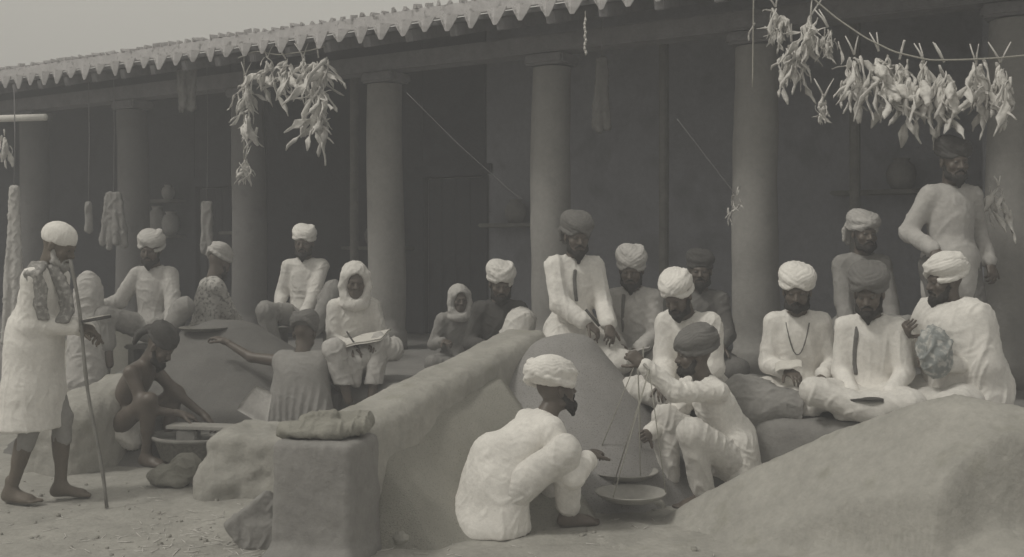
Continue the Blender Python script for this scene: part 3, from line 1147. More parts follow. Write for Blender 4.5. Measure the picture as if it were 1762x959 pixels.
def headcloth(c, m='white2', low=.18):
    """cloth wrapped over head and under the chin"""
    hR, hF, hU = c['hfr']; hc = c['hc']
    Q = lambda x, y, z: hc + hR * x + hF * y + hU * z

    def b(f):
        f.ell(Q(0, -.02, .045), (.105, .125, .105), c['hfr'], .03)
        for s_ in (-1, 1):
            f.path([Q(s_ * .088, .02, .05), Q(s_ * .098, .03, -.03), Q(s_ * .080, .045, -.10), Q(s_ * .02, .075, -.155)], [.03, .026, .03, .036], .03)
        f.ell(Q(0, -.03, -.09), (.10, .09, .12), c['hfr'], .05)
        f.ell(Q(0, .04, -.17), (.12, .085, .05), c['hfr'], .04)
        f.ell(Q(0, .10, -.02), (.068, .10, .10), c['hfr'], .02, True)
    part(c, 'head_wrap', hc - .32, hc + .26, .008, b, m, .005, .06, c['sd'], 1)


def paperm(name, root_or_none, corners, m='paper', thick=.004, bend=.02, label=None, cat=None, group=None, seed=3, n=9):
    """a slightly curled sheet through four corners"""
    A, B, C, D = [np.array(q, float) for q in corners]
    nrm = unit(np.cross(B - A, D - A))
    V, F = [], []
    r = np.random.RandomState(seed)
    ph = r.rand(3) * 6
    for s_ in (0, 1):
        for i in range(n):
            for j in range(n):
                u, v = i / (n - 1), j / (n - 1)
                p = A * (1 - u) * (1 - v) + B * u * (1 - v) + C * u * v + D * (1 - u) * v
                w = bend * (math.sin(u * 3.1 + ph[0]) + .6 * math.sin(v * 5 + u * 2 + ph[1]) + .3 * math.sin(u * 9 + ph[2]))
                V.append(p + nrm * (w - s_ * thick))
    N = n * n
    for i in range(n - 1):
        for j in range(n - 1):
            a = i * n + j
            F.append((a, a + n, a + n + 1, a + 1)); F.append((N + a, N + a + 1, N + a + n + 1, N + a + n))
    e = [i * n for i in range(n)] + [(n - 1) * n + j for j in range(1, n)] + [i * n + n - 1 for i in range(n - 2, -1, -1)] + [j for j in range(n - 2, 0, -1)]
    for q in range(len(e)):
        a, b = e[q], e[(q + 1) % len(e)]
        F.append((N + b, N + a, a, b))
    V = np.array(V)
    if root_or_none is not None:
        return link(name, mesh(name, V, F, M[m]), root_or_none)
    base = V.mean(0)
    o = link(name, mesh(name, V - base, F, M[m]), None, tuple(base))
    return tag(o, label, cat, group)


def place(px, z, h=.5):
    p = at(px, 430, z); p[2] = h
    return p

#PEOPLE
# ---- the old man standing at the left
def old_extra(c):
    R_, F_, W_, hc = c['Rt'], c['Fw'], c['W'], c['hc']
    hR, hF, hU = c['hfr']
    Q = lambda x, y, z: hc + hR * x + hF * y + hU * z
    # close white skull cap
    part(c, 'skull_cap', hc - .2, hc + .24, .006,
         lambda f: (f.ell(Q(0, -.018, .052), (.091, .108, .088), c['hfr'], .01), f.ell(Q(0, -.01, -.045), (.14, .16, .062), (hR, rotv(hF, hR, 8), rotv(hU, hR, 8)), .012, True)),
         'white', .0022, .03, 5, 1)
    # printed scarf hanging from the neck on both sides of the chest
    for nm, pts, w in (('scarf', [(.03, 1.42), (.07, 1.36), (.095, 1.27), (.085, 1.18), (.09, 1.10)], .040),
                       ('scarf', [(.10, 1.40), (.15, 1.33), (.19, 1.24), (.205, 1.14), (.20, 1.08)], .030)):
        P_ = []
        for f_, u_ in pts:
            q = c['fs'].march(F_ * f_ + Z3 * u_ + R_ * .5, -R_)
            if q is None: q = F_ * f_ + Z3 * u_ + R_ * .05
            P_.append(q + R_ * .006)

        def b(f, P_=P_, w=w):
            for k in np.linspace(-1, 1, 6):
                f.path([p + F_ * k * w + R_ * (.004 * math.sin(k * 5)) for p in P_], .014, .008)
        part(c, nm, np.min(P_, 0) - .12, np.max(P_, 0) + .12, .0075, b, 'scarf', .004, .05, 77, .3)


PO = place(68, 6.56, 0)


def oldcoat(f, q):
    P, Fw, Rt, W_ = q['P'], q['Fw'], q['Rt'], q['W']
    # long straight coat skirt to below the knee
    for s_ in (-1, 1):
        f.cone(W_((s_ * .045, -.03, 1.02)), W_((s_ * .05, -.035, .66)), .135, .150, .06)
        f.cone(W_((s_ * .05, -.035, .66)), W_((s_ * .055, -.045, .40)), .150, .168, .04)
    f.cone(W_((0, -.09, .9)), W_((0, -.11, .42)), .10, .13, .05)
    Z = W_((0, 0, .435))
    f.box(Z - Z3 * .2, (.5, .5, .2), None, .01, .012, True)


old = person('old bearded man standing with a stick, in white skull cap and long white coat', PO, 84,
             pel=(0, -.03, .885), lean=9, head=(0, 24, 0), hr=(.03, .25, 1.045), hl=(-.06, .27, 1.02), fr_=(.08, -.13, .085), fl=(-.08, .09, .085),
             pr=(0, 1, 0), pl=(0, 1, 0), er=(.35, -.9, -.5), el=(-.3, -.5, -.8), legs='grey', legcut=.32, legr=.72, lap=False, turb=None,
             beard=('hairw', .9), skin='skin2', vox=.009, feet=True, long=oldcoat, extra=old_extra, curl=45, palm=(-.5, 0, -1), cuff=.95, amp=.0045, sleeve=1.02)
# his walking stick
a_ = at(121, 448, 6.50); b_ = at(183, 853, 6.38); b_[2] = .0
sv = [a_ + (b_ - a_) * t + np.array([.010 * math.sin(t * 9), .004 * math.sin(t * 5), 0]) for t in np.linspace(0, 1, 16)]
tag(tubem('walking_stick', sv, [.011 + .003 * math.sin(k * 2.1) * .4 for k in range(16)], M['wood'], None, 8, b_),
    'long thin crooked walking stick held upright by the old man', 'stick')
wl_ = old['loc'] + old['wr']
nb = empty('account_book', wl_ + old['Fw'] * .12 + Z3 * .045, 'small dark folded book held in the hands of the standing old man', 'book')
bevelbox('cover', (0, 0, 0), (.075, .045, .008), [unit([.95, -.1, .18]), unit([.1, 1, 0]), unit([-.18, 0, .95])], M['dark'], nb, .003)
bevelbox('page', (.012, 0, .013), (.055, .04, .004), [unit([.95, -.1, .18]), unit([.1, 1, 0]), unit([-.18, 0, .95])], M['paper'], nb, .002)


# ---- squatting man in the middle
def squatcoat(f, q):
    W_, P = q['W'], q['P']
    Rt, Fw = q['Rt'], q['Fw']
    f.cone(P + Z3 * .14 + Fw * .02, W_((0, -.20, .05)), .125, .12, .05)
    f.cone(P + Z3 * .10 + Rt * .06, W_((.14, -.21, .03)), .10, .10, .04)
    f.cone(P + Z3 * .10 - Rt * .06, W_((-.14, -.20, .03)), .10, .10, .04)
    f.cone(W_((.10, -.30, .02)), W_((-.10, -.30, .02)), .09, .09, .05)
    f.cone(P + Z3 * .22 - Fw * .02, W_((0, -.30, .03)), .12, .13, .08)
    f.cone(P + Z3 * .06 + Rt * .04, W_((.08, -.12, .03)), .14, .12, .08)


person('squatting man in round white turban and white tunic, back half turned', place(900, 5.95, 0), 114,
       seed=501,
       pel=(0, -.16, .18), lean=36, side=0, head=(4, -8, 0), hr=(.10, .36, .37), hl=(-.16, .38, .36), fr_=(.11, .22, .08), fl=(-.13, .25, .08),
       pr=(.55, 1, .9), pl=(-.35, 1, .9), er=(.5, .1, -.9), el=(-.6, .3, -.2), shirt='white', legs='white2', turb=('white', 1.26, 14, -.01),
       beard='hair', vox=.0078, feet=True, lap=False, long=squatcoat, legcut=.86, sleeve=1.12, cuff=.8, amp=.005)

# ---- squatting man who holds up the scales
HS = place(1222, 6.55, 0)


def scalecoat(f, q):
    W_, P, Rt, Fw = q['W'], q['P'], q['Rt'], q['Fw']
    f.cone(P + Z3 * .12, W_((0, -.24, .08)), .15, .11, .07)
    f.cone(P + Z3 * .1 - Rt * .10, W_((-.15, -.16, .06)), .10, .08, .06)


def scalelegs(c):
    pass


scl = person('man in a dark turban and white shirt squatting and holding up the hand scales', HS, -76,
             pel=(0, -.13, .25), lean=20, head=(8, 4, 0), hr=(.12, .34, .40), hl=(-.12, .47, .84), fr_=(.14, .20, .08), fl=(-.13, .10, .08),
             pr=(.3, 1, .8), pl=(-.4, 1, .9), er=(.4, .2, -.6), el=(-.3, -.1, -1), shirt='white', legs='white2', turb=('grey2', 1.14, 12, 0),
             beard=('hair', .3), vox=.0078, feet=True, lap=False, long=scalecoat, legcut=.9, sleeve=1.0, cuff=.92, curl=50, curlL=70, palm=(-.9, .3, .2), amp=.0075)

# the scales
hp = scl['loc'] + scl['wl'] + Z3 * .075
sc_ = empty('hand_scales', hp, 'hand scales with two round metal pans hanging on cords from a beam', 'scales')
bd = unit([-.04, 1, .06])
bc = np.array([.00, 0, -.07])
tubem('beam', [bc + bd * t for t in np.linspace(-.215, .215, 9)], [.004, .006, .008, .010, .011, .010, .008, .006, .004], M['metal'], sc_)
tubem('handle_cord', [np.array([0, 0, .03]), bc * .5, bc], .004, M['rope'], sc_, 6)
for sgn, px_, zt, zz in ((1, 1075, 6.50, .175), (-1, 1085, 6.14, .128)):
    pc = np.array([(px_ - 881) / FPX * zt, zt, zz]) - hp
    top = bc + bd * .21 * sgn
    R = .195
    pan = lathe('scale_pan', [(.001, -.045), (.06, -.043), (.12, -.030), (.17, -.008), (R, .012), (R + .006, .016), (R + .004, .021), (R - .006, .017), (.165, -.001), (.115, -.022), (.06, -.034), (.001, -.036)], M['metal'], sc_, tuple(pc), 48)
    for q in range(3):
        a = q * 2.094 + .5 * sgn + .4
        e_ = pc + np.array([math.cos(a) * R, math.sin(a) * R, .016])
        tubem('pan_cord', [top, top * .5 + e_ * .5 + np.array([0, 0, -.004]), e_], .0032, M['rope'], sc_, 5)


# ---- seated along the platform, right side
def lapcloth(m='grey', r=(.26, .17, .06), off=(0, .25, .12), nm='lap_cloth', seed=3):
    def e(c):
        f0 = c['W'](off)
        part(c, nm, f0 - .42, f0 + .42, .010, lambda f: (f.ell(f0, r, (c['Rt'], c['Fw'], Z3), .05)), m, .010, .09, seed, .6, .003)
    return e


def e16(c):
    W_ = c['W']
    # grey cloth over his right knee hanging over the edge of the platform
    k = c['knr']
    part(c, 'knee_cloth', k - .36, k + .34, .010,
         lambda f: (f.cone(c['P'] * .4 + k * .6 - Z3 * .01, k, .105, .125, .06), f.cone(k, c['anr'] + c['Rt'] * .05, .125, .10, .06), f.ell(k + c['Fw'] * .03 - Z3 * .07 - c['Rt'] * .08, (.15, .10, .10), (c['Rt'], c['Fw'], Z3), .05)),
         'grey', .011, .10, 31, .6)
    paperm('paper', c['root'], [c['wr'] + np.array(q) for q in ((-.10, -.06, .01), (.06, -.10, .03), (.10, .04, .05), (-.06, .07, .04))], seed=4)
    pts = []
    for s_ in (-1, 1):
        for u_ in (.60, .50, .40, .30):
            pass
    # bead string round the neck
    P_ = []
    for t in np.linspace(-1, 1, 15):
        q = c['fs'].march(c['neck'] * [1, 1, 0] + c['Rt'] * t * .07 + Z3 * (c['neck'][2] - .05 - .20 * (1 - t * t)) + c['Fw'] * .5, -c['Fw'])
        if q is not None: P_.append(q + c['Fw'] * .004)
    if len(P_) > 3: tubem('necklace', P_, .004, M['grey2'], c['root'], 6)


person('seated man in bright white turban reading a paper beside the widest pillar', place(1372, 6.98), -14,
       pel=(0, 0, .10), lean=12, head=(4, 13, 0), hr=(.06, .30, .26), hl=(-.14, .27, .22), fr_=(-.06, .36, .04), fl=(.14, .24, .06), pr=(1, .35, .1), pl=(-1, .8, .2),
       turb=('white', 1.08, 6, 0), beard=('hair', .2), legs='white2', vox=.0095, extra=e16, curl=30, amp=.0075)


def e18(c):
    paperm('small_book', c['root'], [c['wr'] * .5 + c['wl'] * .5 + c['Rt'] * a + c['Fw'] * b + Z3 * h for a, b, h in ((-.09, .03, .02), (.09, .03, .02), (.09, .14, .0), (-.09, .14, .0))], 'dark', .014, .004, seed=5)


person('seated man in big dark turban and white shirt with dark chest strap', place(1503, 6.62), -26,
       pel=(0, 0, .10), lean=12, head=(2, 16, 0), hr=(.08, .27, .14), hl=(-.12, .30, .16), fr_=(-.10, .34, .05), fl=(.12, .26, .06), pr=(1, .75, .35), pl=(-1, .6, .2),
       turb=('grey2', 1.12, 6, -.01), beard='hair', legs='white2', vox=.0095, extra=e18, strap=[(.07, .54), (.075, .48), (.085, .40), (.09, .32), (.085, .26)], curl=40, amp=.007)


def e19(c):
    W_ = c['W']; P = c['P']; ch = c['chest']; R_, F_ = c['Rt'], c['Fw']
    # wide white shawl over both shoulders to the seat
    part(c, 'shawl', c['lo'] - .12, c['hi'] + .12, .010,
         lambda f: (f.ell(ch, (.215, .165, .16), (R_, F_, Z3), .06), f.cone(c['shr'], c['shl'], .095, .095, .06),
                    f.cone(ch, P + Z3 * .02 - F_ * .04, .19, .26, .08), f.cone(ch - R_ * .12, P - R_ * .16 + F_ * .02 - Z3 * .02, .12, .15, .06),
                    f.cone(c['shr'], c['ebr'], .09, .10, .06), f.cone(c['shl'], c['ebl'], .095, .11, .06),
                    f.cone(c['neck'] + c['S1'] * .03, c['neck'] + c['S1'] * .14, .066, .075, .02, True)),
         'white', .012, .12, 41, .35, .003)


p19 = person('man in white turban wrapped in a wide white shawl at the right', place(1655, 6.55), -62,
             pel=(0, 0, .16), lean=10, head=(22, 6, 0), hr=(.10, .36, .50), hl=(-.10, .30, .34), fr_=(-.10, .32, .06), fl=(.12, .26, .06),
             er=(.5, .1, -.8), turb=('white', 1.10, 2, .0), beard='hair', legs='white2', vox=.010, extra=e19, curl=50, palm=(-.6, .2, .6), amp=.007)
# bundle he holds in front
bp = at(1607, 605, 6.28)
f = Field(bp - .3, bp + .3, .009)
f.ell(bp, (.095, .09, .145), None, .03); f.ell(bp + [.02, 0, -.06], (.08, .08, .09), None, .03)
V, F = f.nets(1); V = cloth(V, F, 61, .016, .10, .8)
tag(link('cloth_bundle', mesh('cloth_bundle', V - bp, F, M['bluish']), None, tuple(bp)), 'striped grey-blue cloth bundle held against the chest of the shawled man', 'cloth bundle')


def e20(c):
    part(c, 'waistcoat', c['P'] - .35, c['neck'] + .2, .011,
         lambda f: (f.ell(c['mid'] + Z3 * .02, (.178, .142, .20), (c['Rt'], c['Fw'], Z3), .05), f.ell(c['chest'], (.188, .138, .17), (c['Rt'], c['Fw'], Z3), .05),
                    f.cone(c['neck'], c['neck'] + Z3 * .2, .08, .1, .02, True), f.cone(c['shr'] + c['Rt'] * .09, c['shr'] + c['Rt'] * .09 - Z3 * .05, .09, .09, .02, True),
                    f.cone(c['shl'] - c['Rt'] * .09, c['shl'] - c['Rt'] * .09 - Z3 * .05, .09, .09, .02, True)),
         'grey', .005, .1, 21, .4)


person('tall standing man in a loose dull shirt behind the shawled man', place(1635, 7.35), 8,
       pel=(0, 0, .86), lean=1, head=(0, 6, 0), hr=(.20, .16, .96), hl=(-.24, .05, .88), fr_=(.10, 0, .08), fl=(-.10, .03, .08), pr=(0, 1, 0), pl=(0, 1, 0),
       er=(.7, -1, -.6), el=(-.5, -1, -.4), shirt='white3', legs='grey2', turb=('dark', 1.02, 8, 0), beard='hair', vox=.011, lap=False, legcut=1., scale=1.04, cuff=.95,
       long=lambda f, q: f.cone(q['P'] + Z3 * .02, q['P'] - Z3 * .16, .175, .18, .05), amp=.006)

person('man in pale turban and grey coat sitting behind the strapped white shirt', place(1480, 7.75), 2,
       pel=(0, 0, .45), lean=4, head=(-6, 4, 0), hr=(.16, .24, .42), hl=(-.16, .24, .42), fr_=(.12, .42, .08), fl=(-.12, .42, .08), pr=(.3, 1, .5), pl=(-.3, 1, .5),
       shirt='grey', legs='grey', turb=('white3', 1.04, 8, 0), beard=('hair', .6), vox=.012, lap=True, amp=.006)
for X_, z_, h_, lb in ((1480, 7.82, .36, 'low wooden stool hidden behind the row of men at the right'),):
    q = place(X_, z_)
    s_ = empty('stool', q, lb, 'stool')
    bevelbox('seat', (0, 0, h_ - .02), (.2, .16, .02), None, M['wood'], s_)
    for a in (-1, 1):
        for b in (-1, 1): bevelbox('leg', (a * .16, b * .12, (h_ - .04) / 2), (.02, .02, (h_ - .042) / 2), None, M['wood'], s_, .004)

# ---- seated in the middle


def e12(c):
    pass


person('man in a white turban and bright white shirt bending his head beside the pillar', place(1200, 7.15), -38,
       pel=(0, -.03, .10), lean=20, side=0, head=(0, 26, 6), hr=(.06, .34, .16), hl=(-.10, .34, .14), fr_=(-.12, .30, .05), fl=(.12, .30, .06),
       turb=('white', 1.02, 6, 0), beard=('hair', .7), legs='white2', vox=.0095, amp=.008, sleeve=1.35)
person('dim man in dark clothes almost hidden in shadow left of widest pillar', place(1205, 8.3), -10,
       pel=(0, 0, .18), lean=5, head=(0, 4, 0), shirt='grey2', legs='grey2', turb=('dark', .98, 8, 0), beard='hair', vox=.013)


def e11(c):
    paperm('paper', c['root'], [c['wr'] * .5 + c['wl'] * .5 + np.array(q) for q in ((-.16, -.10, -.05), (.13, -.12, -.03), (.16, .06, .02), (-.12, .07, .0))], 'white3', seed=8, bend=.03)


person('man in faded pale turban and light grey shirt holding papers', place(1094, 7.9), -18,
       pel=(0, 0, .22), lean=12, head=(-4, 16, 0), hr=(.04, .30, .32), hl=(-.06, .32, .30), shirt='white3', legs='white3', turb=('white3', 1.05, 8, 0), beard='hair',
       vox=.0105, strap=[(.05, .68), (.055, .6), (.06, .5), (.06, .42)], extra=e11, curl=50)


def e10(c):
    w = c['wr']
    tubem('reed_pen', [w + np.array(q) for q in ((-.02, -.10, .10), (.02, -.11, .05), (.07, -.12, -.01))], .010, M['dark'], c['root'], 6)


person('man in dark turban and open white shirt sitting highest above the grain heap', place(984, 7.7), 16,
       pel=(0, 0, .44), lean=7, head=(4, 12, 0), hr=(-.02, .27, .50), hl=(-.16, .30, .48), shirt='white', legs='white2', turb=('grey2', 1.08, 8, 0), beard=('hair', 1.4),
       vox=.0095, strap=[(.03, .86), (.035, .8), (.03, .72), (.015, .65)], extra=e10, curl=45, sleeve=1.15, er=(1, -.3, -.9), amp=.0085)
q = place(984, 7.8)
bx_ = empty('wooden_box', q, 'wooden box seat under the dark-turbaned man above the grain heap', 'box')
for z0 in (.0, .112, .224):
    for sgn in (-1, 1):
        bevelbox('plank', (0, sgn * .19, z0 + .055), (.28, .012, .054), None, M['wood'], bx_, .004)
        bevelbox('plank', (sgn * .268, 0, z0 + .055), (.012, .176, .054), None, M['wood'], bx_, .004)
bevelbox('lid', (0, 0, .349), (.30, .22, .012), None, M['wood'], bx_, .004)


def e9(c):
    k = c['knl']
    part(c, 'knee_cloth', k - .35, k + .3, .010,
         lambda f: (f.cone(c['hc'] * 0 + c['P'] * .3 + k * .7, k, .11, .10, .05), f.cone(k, c['anl'], .10, .13, .06)), 'white2', .009, .09, 19, .4)


person('man in a white turban and dark coat looking down left of the third pale pillar', place(858, 8.35), 6,
       pel=(0, 0, .11), lean=12, head=(0, 18, 0), fl=(-.10, .34, .08), pl=(-.15, .6, 1), shirt='dark', legs='grey2', turb=('white2', 1.04, 8, 0), beard=('hair', .7),
       vox=.011, extra=e9, lap=False)
p8 = person('small figure in grey head shawl crouching in the shade between two pillars', place(784, 9.2), 10,
            pel=(0, 0, .08), lean=18, head=(-10, 8, 0), shirt='grey', legs='grey', turb=None, beard=None, vox=.013, scale=.84, extra=lambda c: headcloth(c, 'white3'))


# ---- left part
def e6(c):
    headcloth(c, 'white2')
    w = (c['wr'] + c['wl']) / 2
    paperm('ledger', c['root'], [w + np.array(q) for q in ((-.17, -.12, .00), (.13, -.16, .05), (.19, .05, .10), (-.12, .09, .05))], 'paper', .016, .012, seed=6)
    part(c, 'lap_cloth', w - .42, w + .36, .010,
         lambda f: (f.cone(w + [-.16, -.02, -.12], w + [.20, .02, -.03], .10, .09, .06), f.cone(w + [-.10, -.04, -.16], w + [-.06, -.06, -.27], .09, .04, .06)), 'white3', .012, .10, 23, .5)
    tubem('reed_pen', [c['wr'] + np.array(q) for q in ((-.05, -.05, .12), (.0, -.07, .05), (.05, -.09, -.01))], .007, M['dark'], c['root'], 6)


person('man with white cloth round head and chin writing in a ledger', place(607, 8.55), 14,
       pel=(0, 0, .12), lean=12, head=(0, 14, 0), hr=(.02, .31, .27), hl=(-.14, .33, .30), fr_=(.07, .40, -.12), fl=(-.10, .40, -.10), pr=(.4, 1, 1), pl=(-.3, 1, 1),
       shirt='white2', legs='white3', turb=None, beard=None, vox=.0095, extra=e6, lap=True, curl=40, amp=.008)

q5 = place(527, 9.9)
person('man in white turban and white shirt, one grey-clad knee drawn up', q5, -4,
       pel=(0, 0, .40), lean=4, head=(0, 6, 0), hr=(.20, .22, .46), hl=(-.04, .32, .36), fr_=(.20, .30, .08), fl=(-.16, .38, .30), pr=(.25, .4, 1), pl=(-.6, 1, .5),
       shirt='white2', legs='grey', turb=('white', 1.02, 8, 0), beard='hair', vox=.011, lap=False, sleeve=1.05)


def e7(c):
    # loose robe falling in long folds to the ground
    P = c['P']; W_ = c['W']; R_, F_ = c['Rt'], c['Fw']

    def b(f):
        f.cone(c['shr'], c['shl'], .085, .085, .05)
        f.cone(c['chest'], P, .15, .19, .06)
        f.cone(c['chest'] - R_ * .08, W_((-.16, -.12, .06)), .12, .13, .06)
        f.cone(c['chest'] + R_ * .08, W_((.16, -.12, .06)), .12, .13, .06)
        f.cone(W_((-.16, -.14, .06)), W_((.16, -.14, .06)), .13, .13, .05)
        f.cone(c['neck'] + c['S1'] * .02, c['neck'] + c['S1'] * .2, .06, .09, .02, True)
    o = part(c, 'robe', c['lo'] - .1, c['hi'] + .1, .0095, b, 'grey', .004, .1, 51, .4, .003)
    me = o.data
    V = np.empty(len(me.vertices) * 3, np.float32); me.vertices.foreach_get('co', V); V = V.reshape(-1, 3)
    x = (V - P) @ R_; z = V[:, 2]
    d = np.clip((.55 - z) / .3, 0, 1) * .014 * (1 - 2 * np.abs(np.sin(x * 62 + 1.2 * np.sin(z * 6 + x * 9))))
    V -= F_.astype(np.float32) * d[:, None]
    me.vertices.foreach_set('co', V.ravel()); me.update()


p7 = person('figure crouching with back turned in pleated grey robe and dark turban', place(518, 8.15, 0), 176,
            pel=(0, -.02, .22), lean=8, head=(0, 12, 0), hr=(.10, .35, .35), hl=(-.62, .15, .80), fr_=(.12, .16, .08), fl=(-.12, .16, .08), pr=(.3, 1, .8), pl=(-.3, 1, .8),
            er=(1, .3, -.6), el=(.1, -.1, -1), shirt=None, legs='grey2', turb=('grey2', 1.04, 8, .0), beard=None, vox=.011, lap=False, extra=e7, curl=30)
# tray passed between two men
tp = at(352, 568, 8.75)
t_ = lathe('tray', [(.001, -.012), (.17, -.010), (.20, .012), (.205, .014), (.20, .020), (.165, .002), (.001, .0)], M['basket'], None, tuple(tp + [-.02, .08, 0]), 36)
tag(t_, 'thin dark round tray held above the dark grain heap at the left', 'tray')

person('man in loose pale turban stretching one arm towards the old man', place(268, 9.3), -6,
       pel=(0, 0, .34), lean=5, head=(0, 10, 0), hr=(.46, .22, .50), hl=(-.26, .30, .30), fr_=(.24, .34, .06), fl=(-.14, .30, .20), pr=(.35, .5, 1), pl=(-.8, 1, .4),
       er=(.3, -.4, -1), shirt='white3', legs='grey', turb=('white3', 1.08, 6, 0), beard='hair', vox=.0105, lap=False, sleeve=1.1, legcut=.55, feet=False, cuff=.95)
person('man in a white shirt with a printed pattern turned away beside the husk-hung pillar', place(352, 9.5), 120,
       pel=(0, 0, .24), lean=8, head=(-20, 20, 0), hr=(-.05, .34, .30), hl=(-.2, .3, .3), shirt='print', legs='white3', turb=('white3', .99, 8, 0), beard='hair', vox=.011, sleeve=1.12)


def ex(c):
    # loincloth end spread over the hip
    k = c['P']
    part(c, 'loincloth', k - .34, k + .34, .010, lambda f: (f.ell(k - Z3 * .02, (.16, .19, .10), (c['Rt'], c['Fw'], Z3), .04), f.cone(k + c['Rt'] * .10, c['anr'] * .5 + k * .5, .09, .06, .05)), 'white2', .01, .09, 33, .6, .003)


person('lean dark bare-chested man squatting at the left and reaching into the grain', place(228, 7.75, .0), 78,
       pel=(0, -.10, .24), lean=24, head=(0, 34, 0), hr=(.05, .40, .36), hl=(-.15, .50, .30), fr_=(.12, .18, .08), fl=(-.12, .18, .08), pr=(.3, 1, .9), pl=(-.3, 1, .9),
       er=(.3, .2, -1), el=(-.3, .2, -1), shirt=None, legs=None, turb=('dark', .98, 8, 0), beard='hair', vox=.011, extra=ex, feet=True, curl=30)

# low benches that lift the men of the back row
for X_, z_, w_, h_, lb in ((525, 9.96, .26, .30, 'plain wooden bench under the man with the drawn-up knee'), (285, 9.42, .30, .2, 'low wooden bench under the two men left of the husk-hung pillar')):
    q = place(X_, z_)
    s_ = empty('bench', q, lb, 'bench')
    bevelbox('seat', (0, 0, h_ - .02), (w_, .17, .02), None, M['wood'], s_)
    for a in (-1, 1): bevelbox('leg', (a * (w_ - .05), 0, (h_ - .04) / 2), (.025, .14, (h_ - .042) / 2), None, M['wood'], s_, .004)

# ------------------------------------------------------------------ things lying about
def blob(name, label, cat, c, build, m, h=.009, amp=.012, lam=.1, seed=1, zs=.8, fl=None, group=None, r=.6):
    c = np.array(c, float)
    f = Field(c - r, c + r, h); build(f, c)
    if fl is not None: f.floor(fl)
    V, F = f.nets(1); V = cloth(V, F, seed, amp, lam, zs)
    return tag(link(name, mesh(name, V - c, F, M[m]), None, tuple(c)), label, cat, group)


# crumpled sack on the block and the end of the wall
def sackb(f, c):
    f.ell(c + [-.02, .0, 0], (.20, .16, .045), None, .03)
    f.cone(c + [-.20, .02, -.01], c + [.05, -.10, .015], .045, .04, .03)
    f.cone(c + [-.05, .12, .02], c + [.18, .08, .03], .045, .05, .03)
    f.cone(c + [.02, -.13, .0], c + [.19, -.03, .02], .035, .04, .02)
    f.cone(c + [-.12, .10, .03], c + [.02, .06, .055], .03, .035, .02)


blob('empty_sack', 'crumpled empty sack lying on top of the square mud block', 'sack', (-.92, 5.42, .615), sackb, 'jute', .0065, .009, .11, 5, .5, None, None, .35)
# stones and rubble at the foot of the block
for i, (px_, py_, r_, lb) in enumerate(((408, 915, .05, 'rounded pale stone at the left foot of the square block'), (352, 838, .03, 'small stone beside the crumpled bag on the ground'),
                                        (655, 885, .045, 'worn clod just right of the square block'), (668, 912, .05, 'broken clod between the square block and the rubbish'), (690, 935, .065, 'dark crumpled lump on the ground right of the square block'),
                                        (1128, 872, .035, 'small pale clod below the nearer scale pan'))):
    z_ = EYE * FPX / (py_ - 430 + 2)
    p = place(px_, z_, r_ * .55)
    f = Field(p - r_ * 2.4, p + r_ * 2.4, max(.006, r_ / 9))
    R0 = np.random.RandomState(i)
    for k in range(4): f.ell(p + R0.randn(3) * r_ * [.5, .4, .16], r_ * (.55 + .4 * R0.rand(3)), None, .01)
    V, F = f.nets(1); V = rough(V, F, i, r_ * .08, r_ * 1.2)
    tag(link('stone', mesh('stone', V - p, F, M['stone']), None, tuple(p)), lb, 'stone', 'loose stones on the ground')
blob('rag', 'dark crumpled rag on the rubble right of the square block', 'rag', place(684, 5.62, .05), lambda f, c: (f.ell(c, (.09, .06, .05), None, .02), f.cone(c + [-.08, .02, .0], c + [.07, -.03, .03], .03, .035, .02), f.cone(c + [-.02, .05, .0], c + [.10, .03, .0], .03, .02, .02)), 'grey2', .0065, .014, .06, 77, .8, .0, None, .25)
# leaning clod / flap of mud against the block
blob('broken_slab', 'broken triangular mud slab leaning against the left side of the square block', 'mud slab', (-1.27, 5.55, .12),
     lambda f, c: (f.box(c + [.0, 0, -.02], (.15, .035, .13), [unit([1, 0, .75]), unit([0, 1, 0]), unit([-.75, 0, 1])], .025, .02), f.box(c + [.06, .01, -.06], (.13, .06, .08), None, .03, .02)), 'mudd', .008, .008, .12, 6, .8, -.01)
blob('cloth_bag', 'limp pale cloth bag lying on the ground in front of the squatting dark man', 'bag', place(292, 6.95, .07),
     lambda f, c: (f.ell(c + [-.05, 0, .0], (.10, .08, .065), None, .03), f.ell(c + [.10, .04, .05], (.10, .09, .09), None, .05), f.ell(c + [.02, 0, -.03], (.12, .1, .04), None, .03)), 'jute', .008, .013, .09, 9, .8, .002)
# shallow basket and board beside the dark heap
bq = place(345, 7.7, .0)
bk_ = empty('winnowing_basket', bq + [0, 0, .04], 'wide shallow dark basket at the foot of the dark grain heap', 'basket')
lathe('bowl', [(.001, -.03), (.20, -.03), (.27, .02), (.31, .14), (.325, .15), (.315, .165), (.295, .155), (.26, .05), (.19, .0), (.001, -.005)], M['basket'], bk_, (0, 0, 0), 44)
lathe('rim', [(.312, .150), (.330, .150), (.335, .163), (.330, .176), (.312, .176), (.307, .163)][::1], M['wood'], bk_, (0, 0, .0), 44)
pq = place(398, 7.55, .0)
pl_ = bevelbox('wooden_board', at(372, 735, 7.5), (.34, .07, .012), [unit([1, -.2, .0]), unit([.2, 1, .05]), unit([0, -.05, 1])], M['metal'], None, .004)
tag(pl_, 'long narrow pale board lying level in front of the dark grain heap', 'board')
qb = at(372, 735, 7.5)
for dx, lb in ((-.2, 'left mud brick propping the narrow pale board'), (.22, 'right mud brick propping the narrow pale board')):
    o = bevelbox('mud_brick', (qb[0] + dx, qb[1] - dx * .2, (qb[2] - .014) / 2), (.07, .06, (qb[2] - .016) / 2), None, M['mudd'], None, .012)
    tag(o, lb, 'mud brick')
wq = at(437, 700, 7.75)
